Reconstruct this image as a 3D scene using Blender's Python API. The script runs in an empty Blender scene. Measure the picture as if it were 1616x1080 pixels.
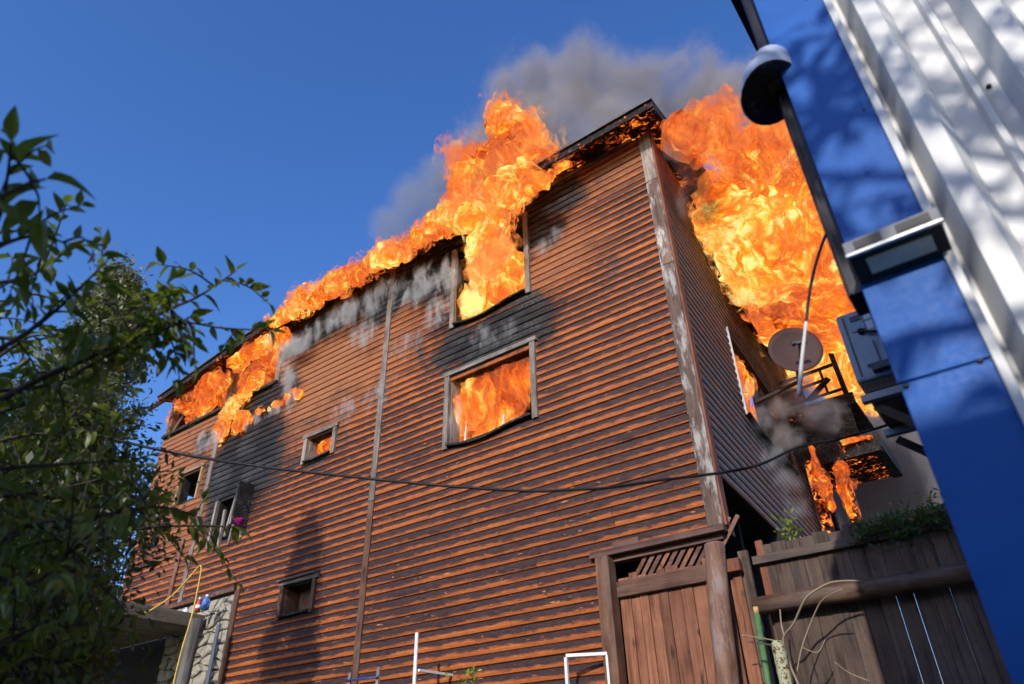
import bpy, bmesh, math, random
import numpy as np
from mathutils import Vector, Matrix, noise as mnoise
random.seed(11)
R = math.radians
scn = bpy.context.scene
COL = scn.collection
# ------------------------------------------------------------------ camera, sky, sun, exposure
EYE = Vector((0.0, 0.0, 1.5))
FPX, CX, CY = 1099.0, 808.0, 540.0            # focal length and centre in photo pixels (1616 x 1080)
AXR = Vector((0.80275, 0.59596, -0.02059))    # camera right, up, back in world axes
AXU = Vector((0.34284, -0.43300, 0.83365))
AXB = Vector((0.48791, -0.67627, -0.55191))
cam_d = bpy.data.cameras.new('camera'); cam = bpy.data.objects.new('camera', cam_d); COL.objects.link(cam)
cam.matrix_world = Matrix(((AXR.x, AXU.x, AXB.x, EYE.x), (AXR.y, AXU.y, AXB.y, EYE.y), (AXR.z, AXU.z, AXB.z, EYE.z), (0, 0, 0, 1)))
cam_d.sensor_width = 36.0; cam_d.lens = 36.0 * FPX / 1616.0
cam_d.clip_start = 0.05; cam_d.clip_end = 3000
cam_d.dof.use_dof = True; cam_d.dof.focus_distance = 12.0; cam_d.dof.aperture_fstop = 2.0
scn.camera = cam
SUN_EL, SUN_AZ = 25.0, 13.0                   # azimuth measured from -Y towards +X
SUN = Vector((math.cos(R(SUN_EL)) * math.sin(R(SUN_AZ)), -math.cos(R(SUN_EL)) * math.cos(R(SUN_AZ)), math.sin(R(SUN_EL))))
world = bpy.data.worlds.new('World'); scn.world = world; world.use_nodes = True
wn = world.node_tree.nodes; wl = world.node_tree.links
sky = wn.new('ShaderNodeTexSky'); sky.sky_type = 'NISHITA'; sky.sun_disc = False
sky.sun_elevation = R(SUN_EL); sky.sun_rotation = math.atan2(SUN.x, SUN.y)
sky.altitude = 100; sky.air_density = 1.0; sky.dust_density = 1.2; sky.ozone_density = 4.0
wn['Background'].inputs['Strength'].default_value = 0.15
hs_ = wn.new('ShaderNodeHueSaturation'); hs_.inputs['Hue'].default_value = .512; hs_.inputs['Saturation'].default_value = 1.20
wl.new(sky.outputs[0], hs_.inputs['Color']); wl.new(hs_.outputs[0], wn['Background'].inputs['Color'])
sun_d = bpy.data.lights.new('sun', 'SUN'); sun_d.energy = 2.4; sun_d.angle = R(0.5); sun_d.color = (1.0, 0.93, 0.83)
sun = bpy.data.objects.new('sun', sun_d); COL.objects.link(sun); sun.location = (0, -5, 20)
sun.rotation_euler = SUN.to_track_quat('Z', 'Y').to_euler()
scn.view_settings.view_transform = 'Standard'; scn.view_settings.look = 'None'
scn.view_settings.exposure = 0.76; scn.view_settings.gamma = 1.0
scn.render.engine = 'CYCLES'
scn.cycles.max_bounces = 4; scn.cycles.transparent_max_bounces = 48; scn.cycles.volume_bounces = 0
scn.cycles.sample_clamp_indirect = 4.0
scn.cycles.use_adaptive_sampling = True; scn.cycles.adaptive_threshold = 0.03

# ------------------------------------------------------------------ helpers
def ray(u, v):
    return AXR * (u - CX) - AXU * (v - CY) - AXB * FPX
def at(u, v, Y):
    """point of the photo pixel (u, v) on the vertical plane y = Y"""
    r = ray(u, v); return EYE + r * (Y / r.y)
FC, FD = Vector((-2.76, 8.0, 0)), Vector((-0.069, 0.998, 0)).normalized()   # gable side: corner and direction
FN = Vector((FD.y, -FD.x, 0))
def on_side(u, v, out=0.0):
    r = ray(u, v); o = FC + FN * out
    return EYE + r * ((o - Vector((EYE.x, EYE.y, 0))).dot(FN) / Vector((r.x, r.y, 0)).dot(FN))
def side(s, z, out=0.0):
    p = FC + FD * s + FN * out; return Vector((p.x, p.y, z))
def wloc(o):
    p = Vector(o.location)
    while o.parent is not None:
        o = o.parent; p += Vector(o.location)
    return p
def tag(o, label=None, cat=None, group=None, kind=None):
    if label: o['label'] = label
    if cat: o['category'] = cat
    if group: o['group'] = group
    if kind: o['kind'] = kind
    return o
def empty(name, loc, label=None, cat=None, group=None):
    o = bpy.data.objects.new(name, None); COL.objects.link(o); o.location = loc; o.empty_display_size = .2
    return tag(o, label, cat, group)
def link_mesh(name, me, loc, mat, parent=None):
    o = bpy.data.objects.new(name, me); COL.objects.link(o)
    if mat and not me.materials: me.materials.append(mat)
    if parent is not None:
        o.parent = parent; o.location = Vector(loc) - wloc(parent)
    else:
        o.location = loc
    return o
class MB:
    def __init__(s): s.v = []; s.f = []; s.uv = None; s.attr = {}
    def add(s, vs, fs):
        n = len(s.v); s.v += [Vector(p) for p in vs]; s.f += [tuple(i + n for i in f) for f in fs]; return s
    def hexa(s, p):   # 8 corners: bottom 4 ccw, top 4 ccw
        return s.add(p, [(3, 2, 1, 0), (4, 5, 6, 7), (0, 1, 5, 4), (1, 2, 6, 5), (2, 3, 7, 6), (3, 0, 4, 7)])
    def box(s, a, b):
        x0, y0, z0 = (min(a[i], b[i]) for i in range(3)); x1, y1, z1 = (max(a[i], b[i]) for i in range(3))
        return s.hexa([(x0, y0, z0), (x1, y0, z0), (x1, y1, z0), (x0, y1, z0), (x0, y0, z1), (x1, y0, z1), (x1, y1, z1), (x0, y1, z1)])
    def bar(s, a, b, w, d, up=(0, 0, 1), twist=0):
        """square bar from a to b: w along side vector, d along the other"""
        a = Vector(a); b = Vector(b); t = (b - a).normalized(); up = Vector(up)
        if abs(t.dot(up)) > .98: up = Vector((0, 1, 0))
        x = t.cross(up).normalized(); y = x.cross(t).normalized()
        if twist:
            q = Matrix.Rotation(twist, 3, t); x = q @ x; y = q @ y
        x *= w / 2; y *= d / 2
        return s.hexa([a - x - y, a + x - y, a + x + y, a - x + y, b - x - y, b + x - y, b + x + y, b - x + y])
    def tube(s, pts, rad, n=8, cap=True):
        pts = [Vector(p) for p in pts]; base = len(s.v); prev = None
        rads = rad if isinstance(rad, (list, tuple)) else [rad] * len(pts)
        for i, p in enumerate(pts):
            t = (pts[min(i + 1, len(pts) - 1)] - pts[max(i - 1, 0)]).normalized()
            if prev is None:
                prev = t.cross(Vector((0.31, 0.2, 0.93))).normalized()
            x = (prev - t * prev.dot(t)).normalized(); y = t.cross(x); prev = x
            for k in range(n):
                a = 2 * math.pi * k / n; s.v.append(p + (x * math.cos(a) + y * math.sin(a)) * rads[i])
        for i in range(len(pts) - 1):
            for k in range(n):
                k2 = (k + 1) % n; o = base + i * n
                s.f.append((o + k, o + k2, o + n + k2, o + n + k))
        if cap:
            s.f.append(tuple(base + k for k in reversed(range(n)))); e = base + (len(pts) - 1) * n
            s.f.append(tuple(e + k for k in range(n)))
        return s
    def mesh(s, name, origin, smooth=False):
        me = bpy.data.meshes.new(name); o = Vector(origin)
        me.from_pydata([tuple(p - o) for p in s.v], [], s.f)
        if s.uv:
            l = me.uv_layers.new(name='UVMap')
            for i, lp in enumerate(me.loops): l.data[i].uv = s.uv[lp.vertex_index]
        for k, vals in s.attr.items():
            a = me.attributes.new(k, 'FLOAT', 'POINT'); a.data.foreach_set('value', vals)
        if smooth: me.polygons.foreach_set('use_smooth', [True] * len(me.polygons))
        me.update(); return me
    def build(s, name, mat, parent=None, smooth=False, origin=None, bevel=0, label=None):
        if origin is None:
            origin = sum(s.v, Vector()) / len(s.v)
        me = s.mesh(name, origin, smooth)
        o = link_mesh(name, me, origin, mat, parent)
        if bevel:
            m = o.modifiers.new('bevel', 'BEVEL'); m.width = bevel; m.segments = 2; m.limit_method = 'ANGLE'
        if label: o['label'] = label
        return o
def smooth_path(pts, n=6):
    pts = [Vector(p) for p in pts]; out = []
    for i in range(len(pts) - 1):
        p0 = pts[max(i - 1, 0)]; p1 = pts[i]; p2 = pts[i + 1]; p3 = pts[min(i + 2, len(pts) - 1)]
        for k in range(n):
            t = k / n
            out.append(.5 * ((2 * p1) + (p2 - p0) * t + (2 * p0 - 5 * p1 + 4 * p2 - p3) * t * t + (3 * p1 - p0 - 3 * p2 + p3) * t ** 3))
    out.append(pts[-1]); return out

# ------------------------------------------------------------------ materials
class NT:
    def __init__(s, name):
        s.m = bpy.data.materials.new(name); s.m.use_nodes = True; s.t = s.m.node_tree; s.n = s.t.nodes; s.n.clear()
        s.out = s.n.new('ShaderNodeOutputMaterial')
    def new(s, typ, ins=None, **props):
        nd = s.n.new(typ)
        for k, v in props.items(): setattr(nd, k, v)
        for k, v in (ins or {}).items(): s.set(nd.inputs[k], v)
        return nd
    def set(s, sock, v):
        if isinstance(v, bpy.types.NodeSocket): s.t.links.new(v, sock)
        elif isinstance(v, bpy.types.Node): s.t.links.new(v.outputs[0], sock)
        else: sock.default_value = v
    def math(s, op, a, b=None, c=None, clamp=False):
        nd = s.n.new('ShaderNodeMath'); nd.operation = op; nd.use_clamp = clamp
        for i, x in enumerate((a, b, c)):
            if x is not None: s.set(nd.inputs[i], x)
        return nd.outputs[0]
    def vmath(s, op, a, b=None, scale=None):
        nd = s.n.new('ShaderNodeVectorMath'); nd.operation = op; s.set(nd.inputs[0], a)
        if b is not None: s.set(nd.inputs[1], b)
        if scale is not None: s.set(nd.inputs['Scale'], scale)
        return nd.outputs['Value'] if op in ('LENGTH', 'DOT_PRODUCT', 'DISTANCE') else nd.outputs[0]
    def noise(s, vec, scale, detail=3, rough=.55, dist=0, typ='FBM', color=False, norm=True):
        nd = s.n.new('ShaderNodeTexNoise'); nd.noise_type = typ
        if hasattr(nd, 'normalize'): nd.normalize = norm
        s.set(nd.inputs['Vector'], vec); nd.inputs['Scale'].default_value = scale; nd.inputs['Detail'].default_value = detail
        nd.inputs['Roughness'].default_value = rough; nd.inputs['Distortion'].default_value = dist
        return nd.outputs['Color' if color else 'Fac']
    def mapr(s, v, a, b, c=0., d=1., smooth=False):
        nd = s.n.new('ShaderNodeMapRange'); nd.interpolation_type = 'SMOOTHSTEP' if smooth else 'LINEAR'
        s.set(nd.inputs[0], v)
        for i, x in enumerate((a, b, c, d)): s.set(nd.inputs[1 + i], x)
        return nd.outputs[0]
    def mix(s, f, a, b, blend='MIX'):
        nd = s.n.new('ShaderNodeMix'); nd.data_type = 'RGBA'; nd.blend_type = blend
        s.set(nd.inputs[0], f); s.set(nd.inputs[6], col4(a)); s.set(nd.inputs[7], col4(b)); return nd.outputs[2]
    def ramp(s, f, stops):
        nd = s.n.new('ShaderNodeValToRGB'); s.set(nd.inputs[0], f); cr = nd.color_ramp
        while len(cr.elements) < len(stops): cr.elements.new(.5)
        for e, (p, c) in zip(cr.elements, stops): e.position = p; e.color = col4(c)
        return nd.outputs[0]
    def coord(s, which='Object'):
        return s.n.new('ShaderNodeTexCoord').outputs[which]
    def rnd(s):
        return s.n.new('ShaderNodeObjectInfo').outputs['Random']
    def mapping(s, vec, scale=(1, 1, 1), loc=None):
        nd = s.n.new('ShaderNodeMapping'); s.set(nd.inputs[0], vec); nd.inputs['Scale'].default_value = scale
        if loc is not None: s.set(nd.inputs['Location'], loc)
        return nd.outputs[0]
    def bump(s, h, strength=.4, dist=.01):
        nd = s.n.new('ShaderNodeBump'); s.set(nd.inputs['Height'], h); nd.inputs['Strength'].default_value = strength
        nd.inputs['Distance'].default_value = dist; return nd.outputs[0]
    def principled(s, col, rough=.7, normal=None, metal=0., spec=.3, **kw):
        nd = s.n.new('ShaderNodeBsdfPrincipled'); s.set(nd.inputs['Base Color'], col4(col)); s.set(nd.inputs['Roughness'], rough)
        s.set(nd.inputs['Metallic'], metal); nd.inputs['Specular IOR Level'].default_value = spec
        if normal is not None: s.set(nd.inputs['Normal'], normal)
        for k, v in kw.items(): s.set(nd.inputs[k.replace('_', ' ')], v)
        return nd
    def finish(s, sh=None, vol=None):
        if sh is not None: s.t.links.new(sh.outputs[0] if isinstance(sh, bpy.types.Node) else sh, s.out.inputs['Surface'])
        if vol is not None: s.t.links.new(vol.outputs[0] if isinstance(vol, bpy.types.Node) else vol, s.out.inputs['Volume'])
        return s.m
def col4(c):
    return (*c, 1.0) if isinstance(c, tuple) and len(c) == 3 else c

def wood_mat(name, c1, c2, axis='z', grain=18., rough=.75, dark=(.02, .013, .01), spots=.5, blot=.0, blotc=(.25, .23, .21)):
    """weathered board: long grain streaks along axis, tint differing from piece to piece"""
    t = NT(name); o = t.coord('Object'); r = t.rnd()
    sh = t.vmath('SCALE', t.vmath('ADD', (13.1, 7.7, 3.3), (0, 0, 0)), scale=t.math('MULTIPLY', r, 17.0))
    v = t.vmath('ADD', o, sh)
    sc = {'x': (.06, 1, 1), 'y': (1, .06, 1), 'z': (1, 1, .06)}[axis]
    g = t.noise(t.mapping(v, tuple(k * grain for k in sc)), 1.0, 5, .62, .6)
    b = t.noise(v, 2.1, 4, .6)
    f = t.mapr(t.math('ADD', t.math('MULTIPLY', g, .65), t.math('MULTIPLY', b, .35)), .38, .62)
    c = t.mix(f, tuple(k * .62 for k in c1), c2)
    c = t.mix(t.mapr(g, .56, .66, 0., spots), c, dark)
    kn = t.noise(t.mapping(v, tuple(max(k, .35) * 7 for k in sc)), 1., 2, .5, .4)
    c = t.mix(t.mapr(kn, .66, .74, 0., .8), c, dark)
    if blot: c = t.mix(t.math('MULTIPLY', t.mapr(t.noise(t.mapping(v, tuple(max(k, .25) * 9 for k in sc)), 1., 6, .7), .50, .62), blot), c, blotc)
    k = t.mapr(r, 0., 1., .68, 1.25)
    c = t.vmath('SCALE', c, scale=k)
    n = t.bump(t.math('ADD', g, t.math('MULTIPLY', b, .5)), .55, .006)
    return t.finish(t.principled(c, rough, n))
def plain_mat(name, c, rough=.6, metal=0., var=.18, scale=6., bump=.15, spec=.3):
    t = NT(name); o = t.coord('Object'); a = t.noise(o, scale, 5, .6); b = t.noise(o, scale * 9, 3, .6)
    k = t.mapr(t.math('ADD', t.math('MULTIPLY', a, .7), t.math('MULTIPLY', b, .3)), .3, .7, 1 - var, 1 + var)
    return t.finish(t.principled(t.vmath('SCALE', c, scale=k), t.mapr(a, .3, .7, max(rough - .1, .05), min(rough + .1, 1.)), t.bump(b, bump, .004), metal, spec))

def siding_mat(grey=0.):
    """half-round boards: weathered dark on the upper face, orange stain kept on the lower lip; attribute 'char' = scorch, 'fade' = bleached"""
    t = NT('weathered_gable_siding' if grey else 'siding_wood'); uv = t.coord('UV'); r = t.rnd()
    sep = t.new('ShaderNodeSeparateXYZ', {0: uv}); u, v = sep.outputs[0], sep.outputs[1]
    off = t.math('MULTIPLY', r, 91.0)
    def vec(su, sv, so=1.0):
        return t.new('ShaderNodeCombineXYZ', {0: t.math('MULTIPLY', u, su), 1: t.math('MULTIPLY', v, sv), 2: t.math('MULTIPLY', off, so)}).outputs[0]
    n1 = t.noise(vec(.9, .35), 1.0, 4, .62, .3)
    n2 = t.noise(vec(4.5, 3.0), 1.0, 5, .7, .8)
    n3 = t.noise(vec(9., 22., 1.3), 1.0, 4, .65, .4)       # fine grain
    ch = t.new('ShaderNodeAttribute', attribute_name='char').outputs['Fac']
    fd = t.new('ShaderNodeAttribute', attribute_name='fade').outputs['Fac']
    e = t.math('ADD', v, t.math('ADD', t.math('MULTIPLY', t.math('SUBTRACT', n1, .5), .70), t.math('MULTIPLY', t.math('SUBTRACT', n2, .5), .75)))
    e = t.math('ADD', e, t.math('MULTIPLY', t.math('SUBTRACT', r, .5), .18))
    pos = t.n.new('ShaderNodeNewGeometry').outputs['Position']
    e = t.math('ADD', e, t.math('MULTIPLY', t.math('SUBTRACT', t.noise(t.mapping(pos, (.55, .55, 1.1)), 1., 4, .6), .47), .55))
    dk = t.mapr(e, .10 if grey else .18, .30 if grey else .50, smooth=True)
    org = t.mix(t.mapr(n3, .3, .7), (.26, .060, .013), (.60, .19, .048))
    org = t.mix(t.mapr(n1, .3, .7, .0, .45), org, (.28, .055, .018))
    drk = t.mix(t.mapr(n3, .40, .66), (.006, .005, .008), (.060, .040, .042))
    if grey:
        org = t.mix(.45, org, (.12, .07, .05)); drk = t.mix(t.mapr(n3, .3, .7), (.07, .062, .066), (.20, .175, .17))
    brn = t.mix(t.mapr(n3, .3, .7), (.16, .075, .04), (.34, .17, .09))
    c = t.mix(t.math('MULTIPLY', dk, t.mapr(fd, 0., 1., .96, .45)), org, drk)
    c = t.mix(t.math('MULTIPLY', fd, .62), c, brn)
    # knots and pale chips
    kn = t.noise(vec(7., 3.6, 2.1), 1.0, 2, .5, .2)
    c = t.mix(t.mapr(kn, .69, .76), c, (.50, .19, .07))
    c = t.mix(t.mapr(t.noise(vec(14., 30., 4.2), 1.0, 3, .6), .62, .70, 0., .5), c, (.012, .009, .010))
    c = t.mix(t.mapr(t.noise(vec(34., 12., 3.1), 1.0, 2, .5), .77, .80), c, (.62, .42, .28))
    # scorch: black with ashy scales
    m1 = t.noise(pos, 1.7, 5, .62, .4); m2 = t.noise(pos, 34., 3, .6)
    k = t.mapr(t.math('ADD', ch, t.math('ADD', t.math('MULTIPLY', t.math('SUBTRACT', m1, .5), 1.5), t.math('MULTIPLY', t.math('SUBTRACT', n2, .5), .5))), .30, .85, smooth=True)
    coal = t.mix(t.mapr(m2, .42, .66), (.010, .009, .010), t.mix(t.mapr(m1, .45, .68), (.022, .020, .021), (.12, .115, .115)))
    c = t.mix(k, c, coal)
    h = t.math('ADD', t.math('MULTIPLY', n3, .6), t.math('MULTIPLY', m2, t.mapr(k, 0., 1., .05, .9)))
    return t.finish(t.principled(c, t.mapr(n2, .3, .7, .5, .78), t.bump(h, .7, .006), 0., .22))
M = {}
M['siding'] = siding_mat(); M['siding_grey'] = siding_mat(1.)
M['grey_trim'] = wood_mat('weathered_grey_trim', (.20, .16, .13), (.34, .29, .25), 'z', 22., blot=.55, blotc=(.05, .035, .03))
M['grey_trim_x'] = wood_mat('weathered_grey_trim_long', (.16, .14, .12), (.30, .27, .24), 'x', 22., blot=.6, blotc=(.03, .025, .022))
M['brown_trim'] = wood_mat('brown_trim', (.10, .045, .028), (.20, .095, .055), 'z', 20., blot=.25, blotc=(.33, .29, .27))
M['corner'] = wood_mat('peeling_corner_board', (.085, .05, .04), (.19, .12, .09), 'z', 16., blot=.9, blotc=(.42, .39, .37))
M['red_corner'] = wood_mat('red_brown_corner', (.20, .06, .028), (.30, .11, .06), 'z', 18.)
M['ledge'] = wood_mat('ledge_board', (.10, .05, .04), (.20, .11, .085), 'x', 18.)
M['post'] = wood_mat('gate_post_wood', (.11, .048, .028), (.22, .105, .06), 'z', 16., blot=.2)
M['log'] = wood_mat('log_wood', (.13, .055, .032), (.24, .14, .10), 'z', 10., blot=.5, blotc=(.27, .24, .24))
M['logx'] = wood_mat('rail_log_wood', (.07, .034, .02), (.16, .09, .055), 'x', 10., blot=.4, blotc=(.19, .16, .15))
M['gate'] = wood_mat('gate_plank_wood', (.17, .060, .030), (.32, .135, .075), 'z', 15.)
M['gatex'] = wood_mat('gate_rail_wood', (.12, .055, .038), (.22, .115, .08), 'x', 15.)
M['fence'] = wood_mat('fence_plank_wood', (.060, .038, .029), (.155, .108, .085), 'z', 14., blot=.25, blotc=(.16, .085, .045))
M['char'] = NT('charred_wood')
def char_mat():
    t = M['char']; o = t.coord('Object'); a = t.noise(o, 5., 5, .65); b = t.noise(o, 38., 3, .6)
    c = t.mix(t.mapr(b, .45, .68), (.008, .007, .007), t.mix(t.mapr(a, .42, .66), (.03, .027, .026), (.17, .16, .155)))
    return t.finish(t.principled(c, .85, t.bump(t.math('ADD', a, b), .8, .02)))
M['char'] = char_mat()
M['dark'] = plain_mat('soot_and_dark_backing', (.02, .017, .016), .9)  # near black: sooty rooms, plus the passage and porch back walls
M['metal_dark'] = plain_mat('dark_metal', (.045, .045, .05), .5, .4)
M['white_paint'] = plain_mat('white_painted_metal', (.72, .71, .69), .5, 0, .10, 14.)
M['cable'] = plain_mat('black_cable_rubber', (.012, .012, .013), .55)
def ember_mat(name, lo=.52, hi=.60, strength=2.2, scale=6., patch=(.46, .56)):
    """charred timber with glowing cracks"""
    t = NT(name); pos = t.n.new('ShaderNodeNewGeometry').outputs['Position']
    a = t.noise(pos, scale, 6, .68, 1.2); b = t.noise(pos, 38., 3, .6); p = t.noise(pos, 1.1, 3, .5, .5)
    c = t.mix(t.mapr(b, .45, .68), (.007, .006, .006), t.mix(t.mapr(a, .42, .66), (.022, .02, .02), (.10, .095, .09)))
    g = t.math('MULTIPLY', t.mapr(a, lo, hi, smooth=True), t.mapr(p, patch[0], patch[1], smooth=True))
    ec = t.ramp(g, [(0, (.5, .02, .0)), (.5, (1., .13, .008)), (1, (1., .38, .05))])
    return t.finish(t.principled(c, .9, t.bump(t.math('ADD', a, b), .8, .02), Emission_Color=ec, Emission_Strength=t.math('MULTIPLY', g, strength)))
M['ember'] = ember_mat('glowing_charred_soffit', .52, .66, .7, 6., (.48, .60))
M['ember_post'] = ember_mat('burning_post_timber', .45, .62, .8, 9., (.36, .50))
M['ember_hot'] = ember_mat('glowing_charred_beam', .55, .66, .8, 8., (.46, .58))

# ------------------------------------------------------------------ ground
def ground():
    mb = MB(); xs = [-600, -120, -40, -20, -10, -4, 0, 4, 10, 40, 120, 600]
    ys = [-600, -120, -40, -8, 0, 2, 4, 5.5, 7, 9, 16, 40, 120, 600]
    for y in ys:
        for x in xs:
            k = min(max((y - 2.5) / 4.5, 0), 1); k = k * k * (3 - 2 * k)
            mb.v.append(Vector((x, y, 1.5 * k - .02 + .05 * math.sin(x * .7 + y * .5) * (1 if abs(x) < 30 else 0))))
    n = len(xs)
    for j in range(len(ys) - 1):
        for i in range(n - 1): mb.f.append((j * n + i, j * n + i + 1, j * n + n + i + 1, j * n + n + i))
    t = NT('bare_earth'); o = t.coord('Object'); a = t.noise(o, .8, 6, .6); b = t.noise(o, 9., 5, .65)
    c = t.mix(t.mapr(a, .35, .65), t.mix(b, (.10, .075, .05), (.20, .155, .11)), (.06, .085, .03))
    m = t.finish(t.principled(c, .95, t.bump(b, .6, .05)))
    tag(mb.build('ground', m, smooth=True, origin=(0, 0, 0)), kind='structure')
ground()

# ------------------------------------------------------------------ burning house
YW = 8.0; ZT = 11.14; PITCH = .142; XC = -2.76
house = empty('burning_house', (-10, 8.1, 1.45), 'tall three storey house clad in orange brown half round boards, on fire', 'house')
# openings in the street wall: x0, x1, z0, z1
OPEN = {'mid': (-7.11, -5.38, 6.50, 7.80), 'top': (-7.05, -5.41, 8.93, 10.75), 'small': (-10.90, -10.13, 7.28, 7.74),
        'low': (-10.93, -10.14, 4.36, 4.83), 'burnt': (-13.72, -12.65, 6.14, 7.12), 'yellow': (-15.55, -14.75, 7.5, 8.18),
        'loggia': (-16.95, -12.45, 9.66, 11.2), 'stone': (-30, -12.30, -5, 5.0), 'gate': (-4.36, 10, -5, 4.20)}
BURN = [(-6.2, 10.4, 2.0, 1.0, 1.0), (-8.0, 10.6, 3.2, .75, 1.0), (-11., 10.75, 2.2, .6, .95), (-4.9, 10.7, 1.0, .6, 1.0), (-6.2, 8.35, 1.5, .55, .95), (-5.2, 8.2, .75, .7, .8), (-7.3, 8.8, .7, .8, .7),
        (-13.1, 8.0, 1.5, 1.7, 1.05), (-12.9, 9.1, 1.3, .8, 1.0), (-13.2, 7.0, 1.1, .9, 1.0), (-10.6, 7.4, .9, .5, .6), (-14.6, 8.9, 1.1, .6, .6), (-10.5, 8.3, 1.6, .45, .42), (-8.3, 6.6, .5, 1.5, .25), (-4.1, 8.6, .7, .8, .35)]
FADE = [(-11.2, 9.3, 2.6, 1.3, 1.0), (-16., 9., 2., 1.2, .9), (-5.0, 9.4, .9, .6, .8), (-3.6, 10.7, 1.1, .45, .6), (-14.8, 7.2, 1.2, 1.2, .6)]
def field(lst, x, z):
    m = 0.
    for cx, cz, rx, rz, s in lst:
        d = math.hypot((x - cx) / rx, (z - cz) / rz)
        if d < 1.6: m = max(m, abs(s) * max(0., min(1., 1.55 - d)))
    return m
PROF = [(0.0, .004), (.05, .026), (.28, .036), (.60, .032), (.90, .016), (1.0, .003)]
def board(p0, dirv, nrm, length, z0, pitch, u0, fld, par, wob, mat=None):
    mb = MB(); n = max(1, int(length / .42)); uvs = []; ch = []; fd = []
    ph = random.random() * 50
    for i in range(n + 1):
        l = length * i / n; b = p0 + dirv * l; w = .006 * mnoise.noise(Vector((l * .6 + ph, wob, 0))) ; d = .004 * mnoise.noise(Vector((l * .9, ph, 3)))
        for v, o in PROF:
            mb.v.append(b + nrm * (o + d) + Vector((0, 0, z0 + v * pitch + w * (1 - v)))); uvs.append((u0 + l, v))
            c, f = fld(b, z0 + v * pitch); ch.append(c); fd.append(f)
    k = len(PROF)
    for i in range(n):
        for j in range(k - 1): mb.f.append((i * k + j, i * k + k + j, i * k + k + j + 1, i * k + j + 1))
    mb.uv = uvs; mb.attr = {'char': ch, 'fade': fd}
    return mb.build('gable_board' if mat else 'siding_board', mat or M['siding'], par)
def spans(x0, x1, zc, opens):
    segs = [(x0, x1)]
    for (a, b, c, d) in opens:
        if c < zc < d:
            nx = []
            for s in segs:
                if b <= s[0] or a >= s[1]: nx.append(s); continue
                if a > s[0]: nx.append((s[0], a))
                if b < s[1]: nx.append((b, s[1]))
            segs = nx
    return [s for s in segs if s[1] - s[0] > .06]
def front_field(b, z): return field(BURN, b.x, z), field(FADE, b.x, z)
nc = int((ZT - 2.25) / PITCH); rj = random.Random(5)
for i in range(nc):
    z0 = ZT - (i + 1) * PITCH; zc = z0 + PITCH / 2
    for (xa, xb) in ((-17.05, -14.44), (-14.30, -8.93), (-8.78, -2.93)):
        segs = []
        for (s0, s1) in spans(xa, xb, zc, OPEN.values()):
            if s1 - s0 > 4 and rj.random() < .42:
                c_ = s0 + (s1 - s0) * rj.uniform(.2, .8); segs += [(s0, c_ - .003), (c_ + .003, s1)]
            else: segs.append((s0, s1))
        for (s0, s1) in segs:
            board(Vector((s0, YW, 0)), Vector((1, 0, 0)), Vector((0, -1, 0)), s1 - s0, z0 + rj.uniform(-.003, .003), PITCH, s0 + 20, front_field, house, i * 3.7)
MB().box((-12.27, YW - .03, 1.4), (-4.46, YW + .001, ZT - nc * PITCH - .01)).build('plinth', plain_mat('grey_plinth', (.22, .21, .19), .9, 0, .25, 4., .6), house)
# wall core behind the boards, with openings
def wall_cells(plane_pt, x0, x1, z0, z1, opens, thick, mk):
    xs = sorted({x0, x1} | {min(max(a, x0), x1) for o in opens for a in o[:2]}); zs = sorted({z0, z1} | {min(max(a, z0), z1) for o in opens for a in o[2:]})
    for i in range(len(xs) - 1):
        for j in range(len(zs) - 1):
            cx = (xs[i] + xs[i + 1]) / 2; cz = (zs[j] + zs[j + 1]) / 2
            if any(o[0] < cx < o[1] and o[2] < cz < o[3] for o in opens): continue
            mk(xs[i], xs[i + 1], zs[j], zs[j + 1])
core = MB()
wall_cells(None, -17.05, XC - .02, 1.4, ZT, list(OPEN.values()), .16, lambda a, b, c, d: core.box((a, YW + .002, c), (b, YW + .16, d)))
core.build('wall', M['dark'], house)
inner = MB()
inner.box((-17.0, 9.9, 4.2), (-3.2, 10.0, ZT)); inner.box((-17.0, 8.17, 8.35), (-3.1, 9.88, 8.45)); inner.box((-17.0, 8.17, 5.9), (-3.1, 9.88, 6.0))
inner.box((-9.2, 8.17, 4.3), (-9.1, 9.88, 10.9)); inner.box((-11.6, 8.17, 6.05), (-11.5, 9.88, 8.3)); inner.box((-4.5, 8.17, 6.05), (-4.4, 9.88, 8.3)); inner.box((-4.5, 8.17, 8.5), (-4.4, 9.88, 10.9))
inner.build('inner_partition', M['dark'], house)
# --- the gable side
SIDE_OPEN = {'s_top': (2.35, 6.6, 9.95, 12), 's_low': (2.6, 5.9, 6.82, 8.45), 's_far': (8.9, 9.9, 4.0, 8.4)}
SIDE_LEN = 10.4; SB = 4.93
def side_field(b, z):
    s = (Vector((b.x, b.y, 0)) - FC).dot(FD)
    return max(field([(4.6, 10.0, 2.8, 1.0, 1.05), (4.6, 8.4, 2.2, .9, .9), (3.8, 6.9, 2.0, .6, .75), (8.5, 8., 2.6, 2.6, 1.0), (1.2, 11., 1.2, .8, .4)], s, z), 0), 0.
ns = int((ZT - SB) / PITCH)
for i in range(ns + 1):
    z0 = ZT - (i + 1) * PITCH; zc = z0 + PITCH / 2
    for (s0, s1) in spans(.02, SIDE_LEN, zc, SIDE_OPEN.values()):
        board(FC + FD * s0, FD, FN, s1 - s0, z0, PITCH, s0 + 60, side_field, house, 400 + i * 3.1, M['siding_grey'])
sc = MB()
def sidecell(a, b, c, d):
    sc.hexa([side(a, c, -.16), side(a, c, -.002), side(b, c, -.002), side(b, c, -.16), side(a, d, -.16), side(a, d, -.002), side(b, d, -.002), side(b, d, -.16)])
wall_cells(None, .2, SIDE_LEN, SB, ZT, list(SIDE_OPEN.values()), .16, sidecell)
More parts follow.
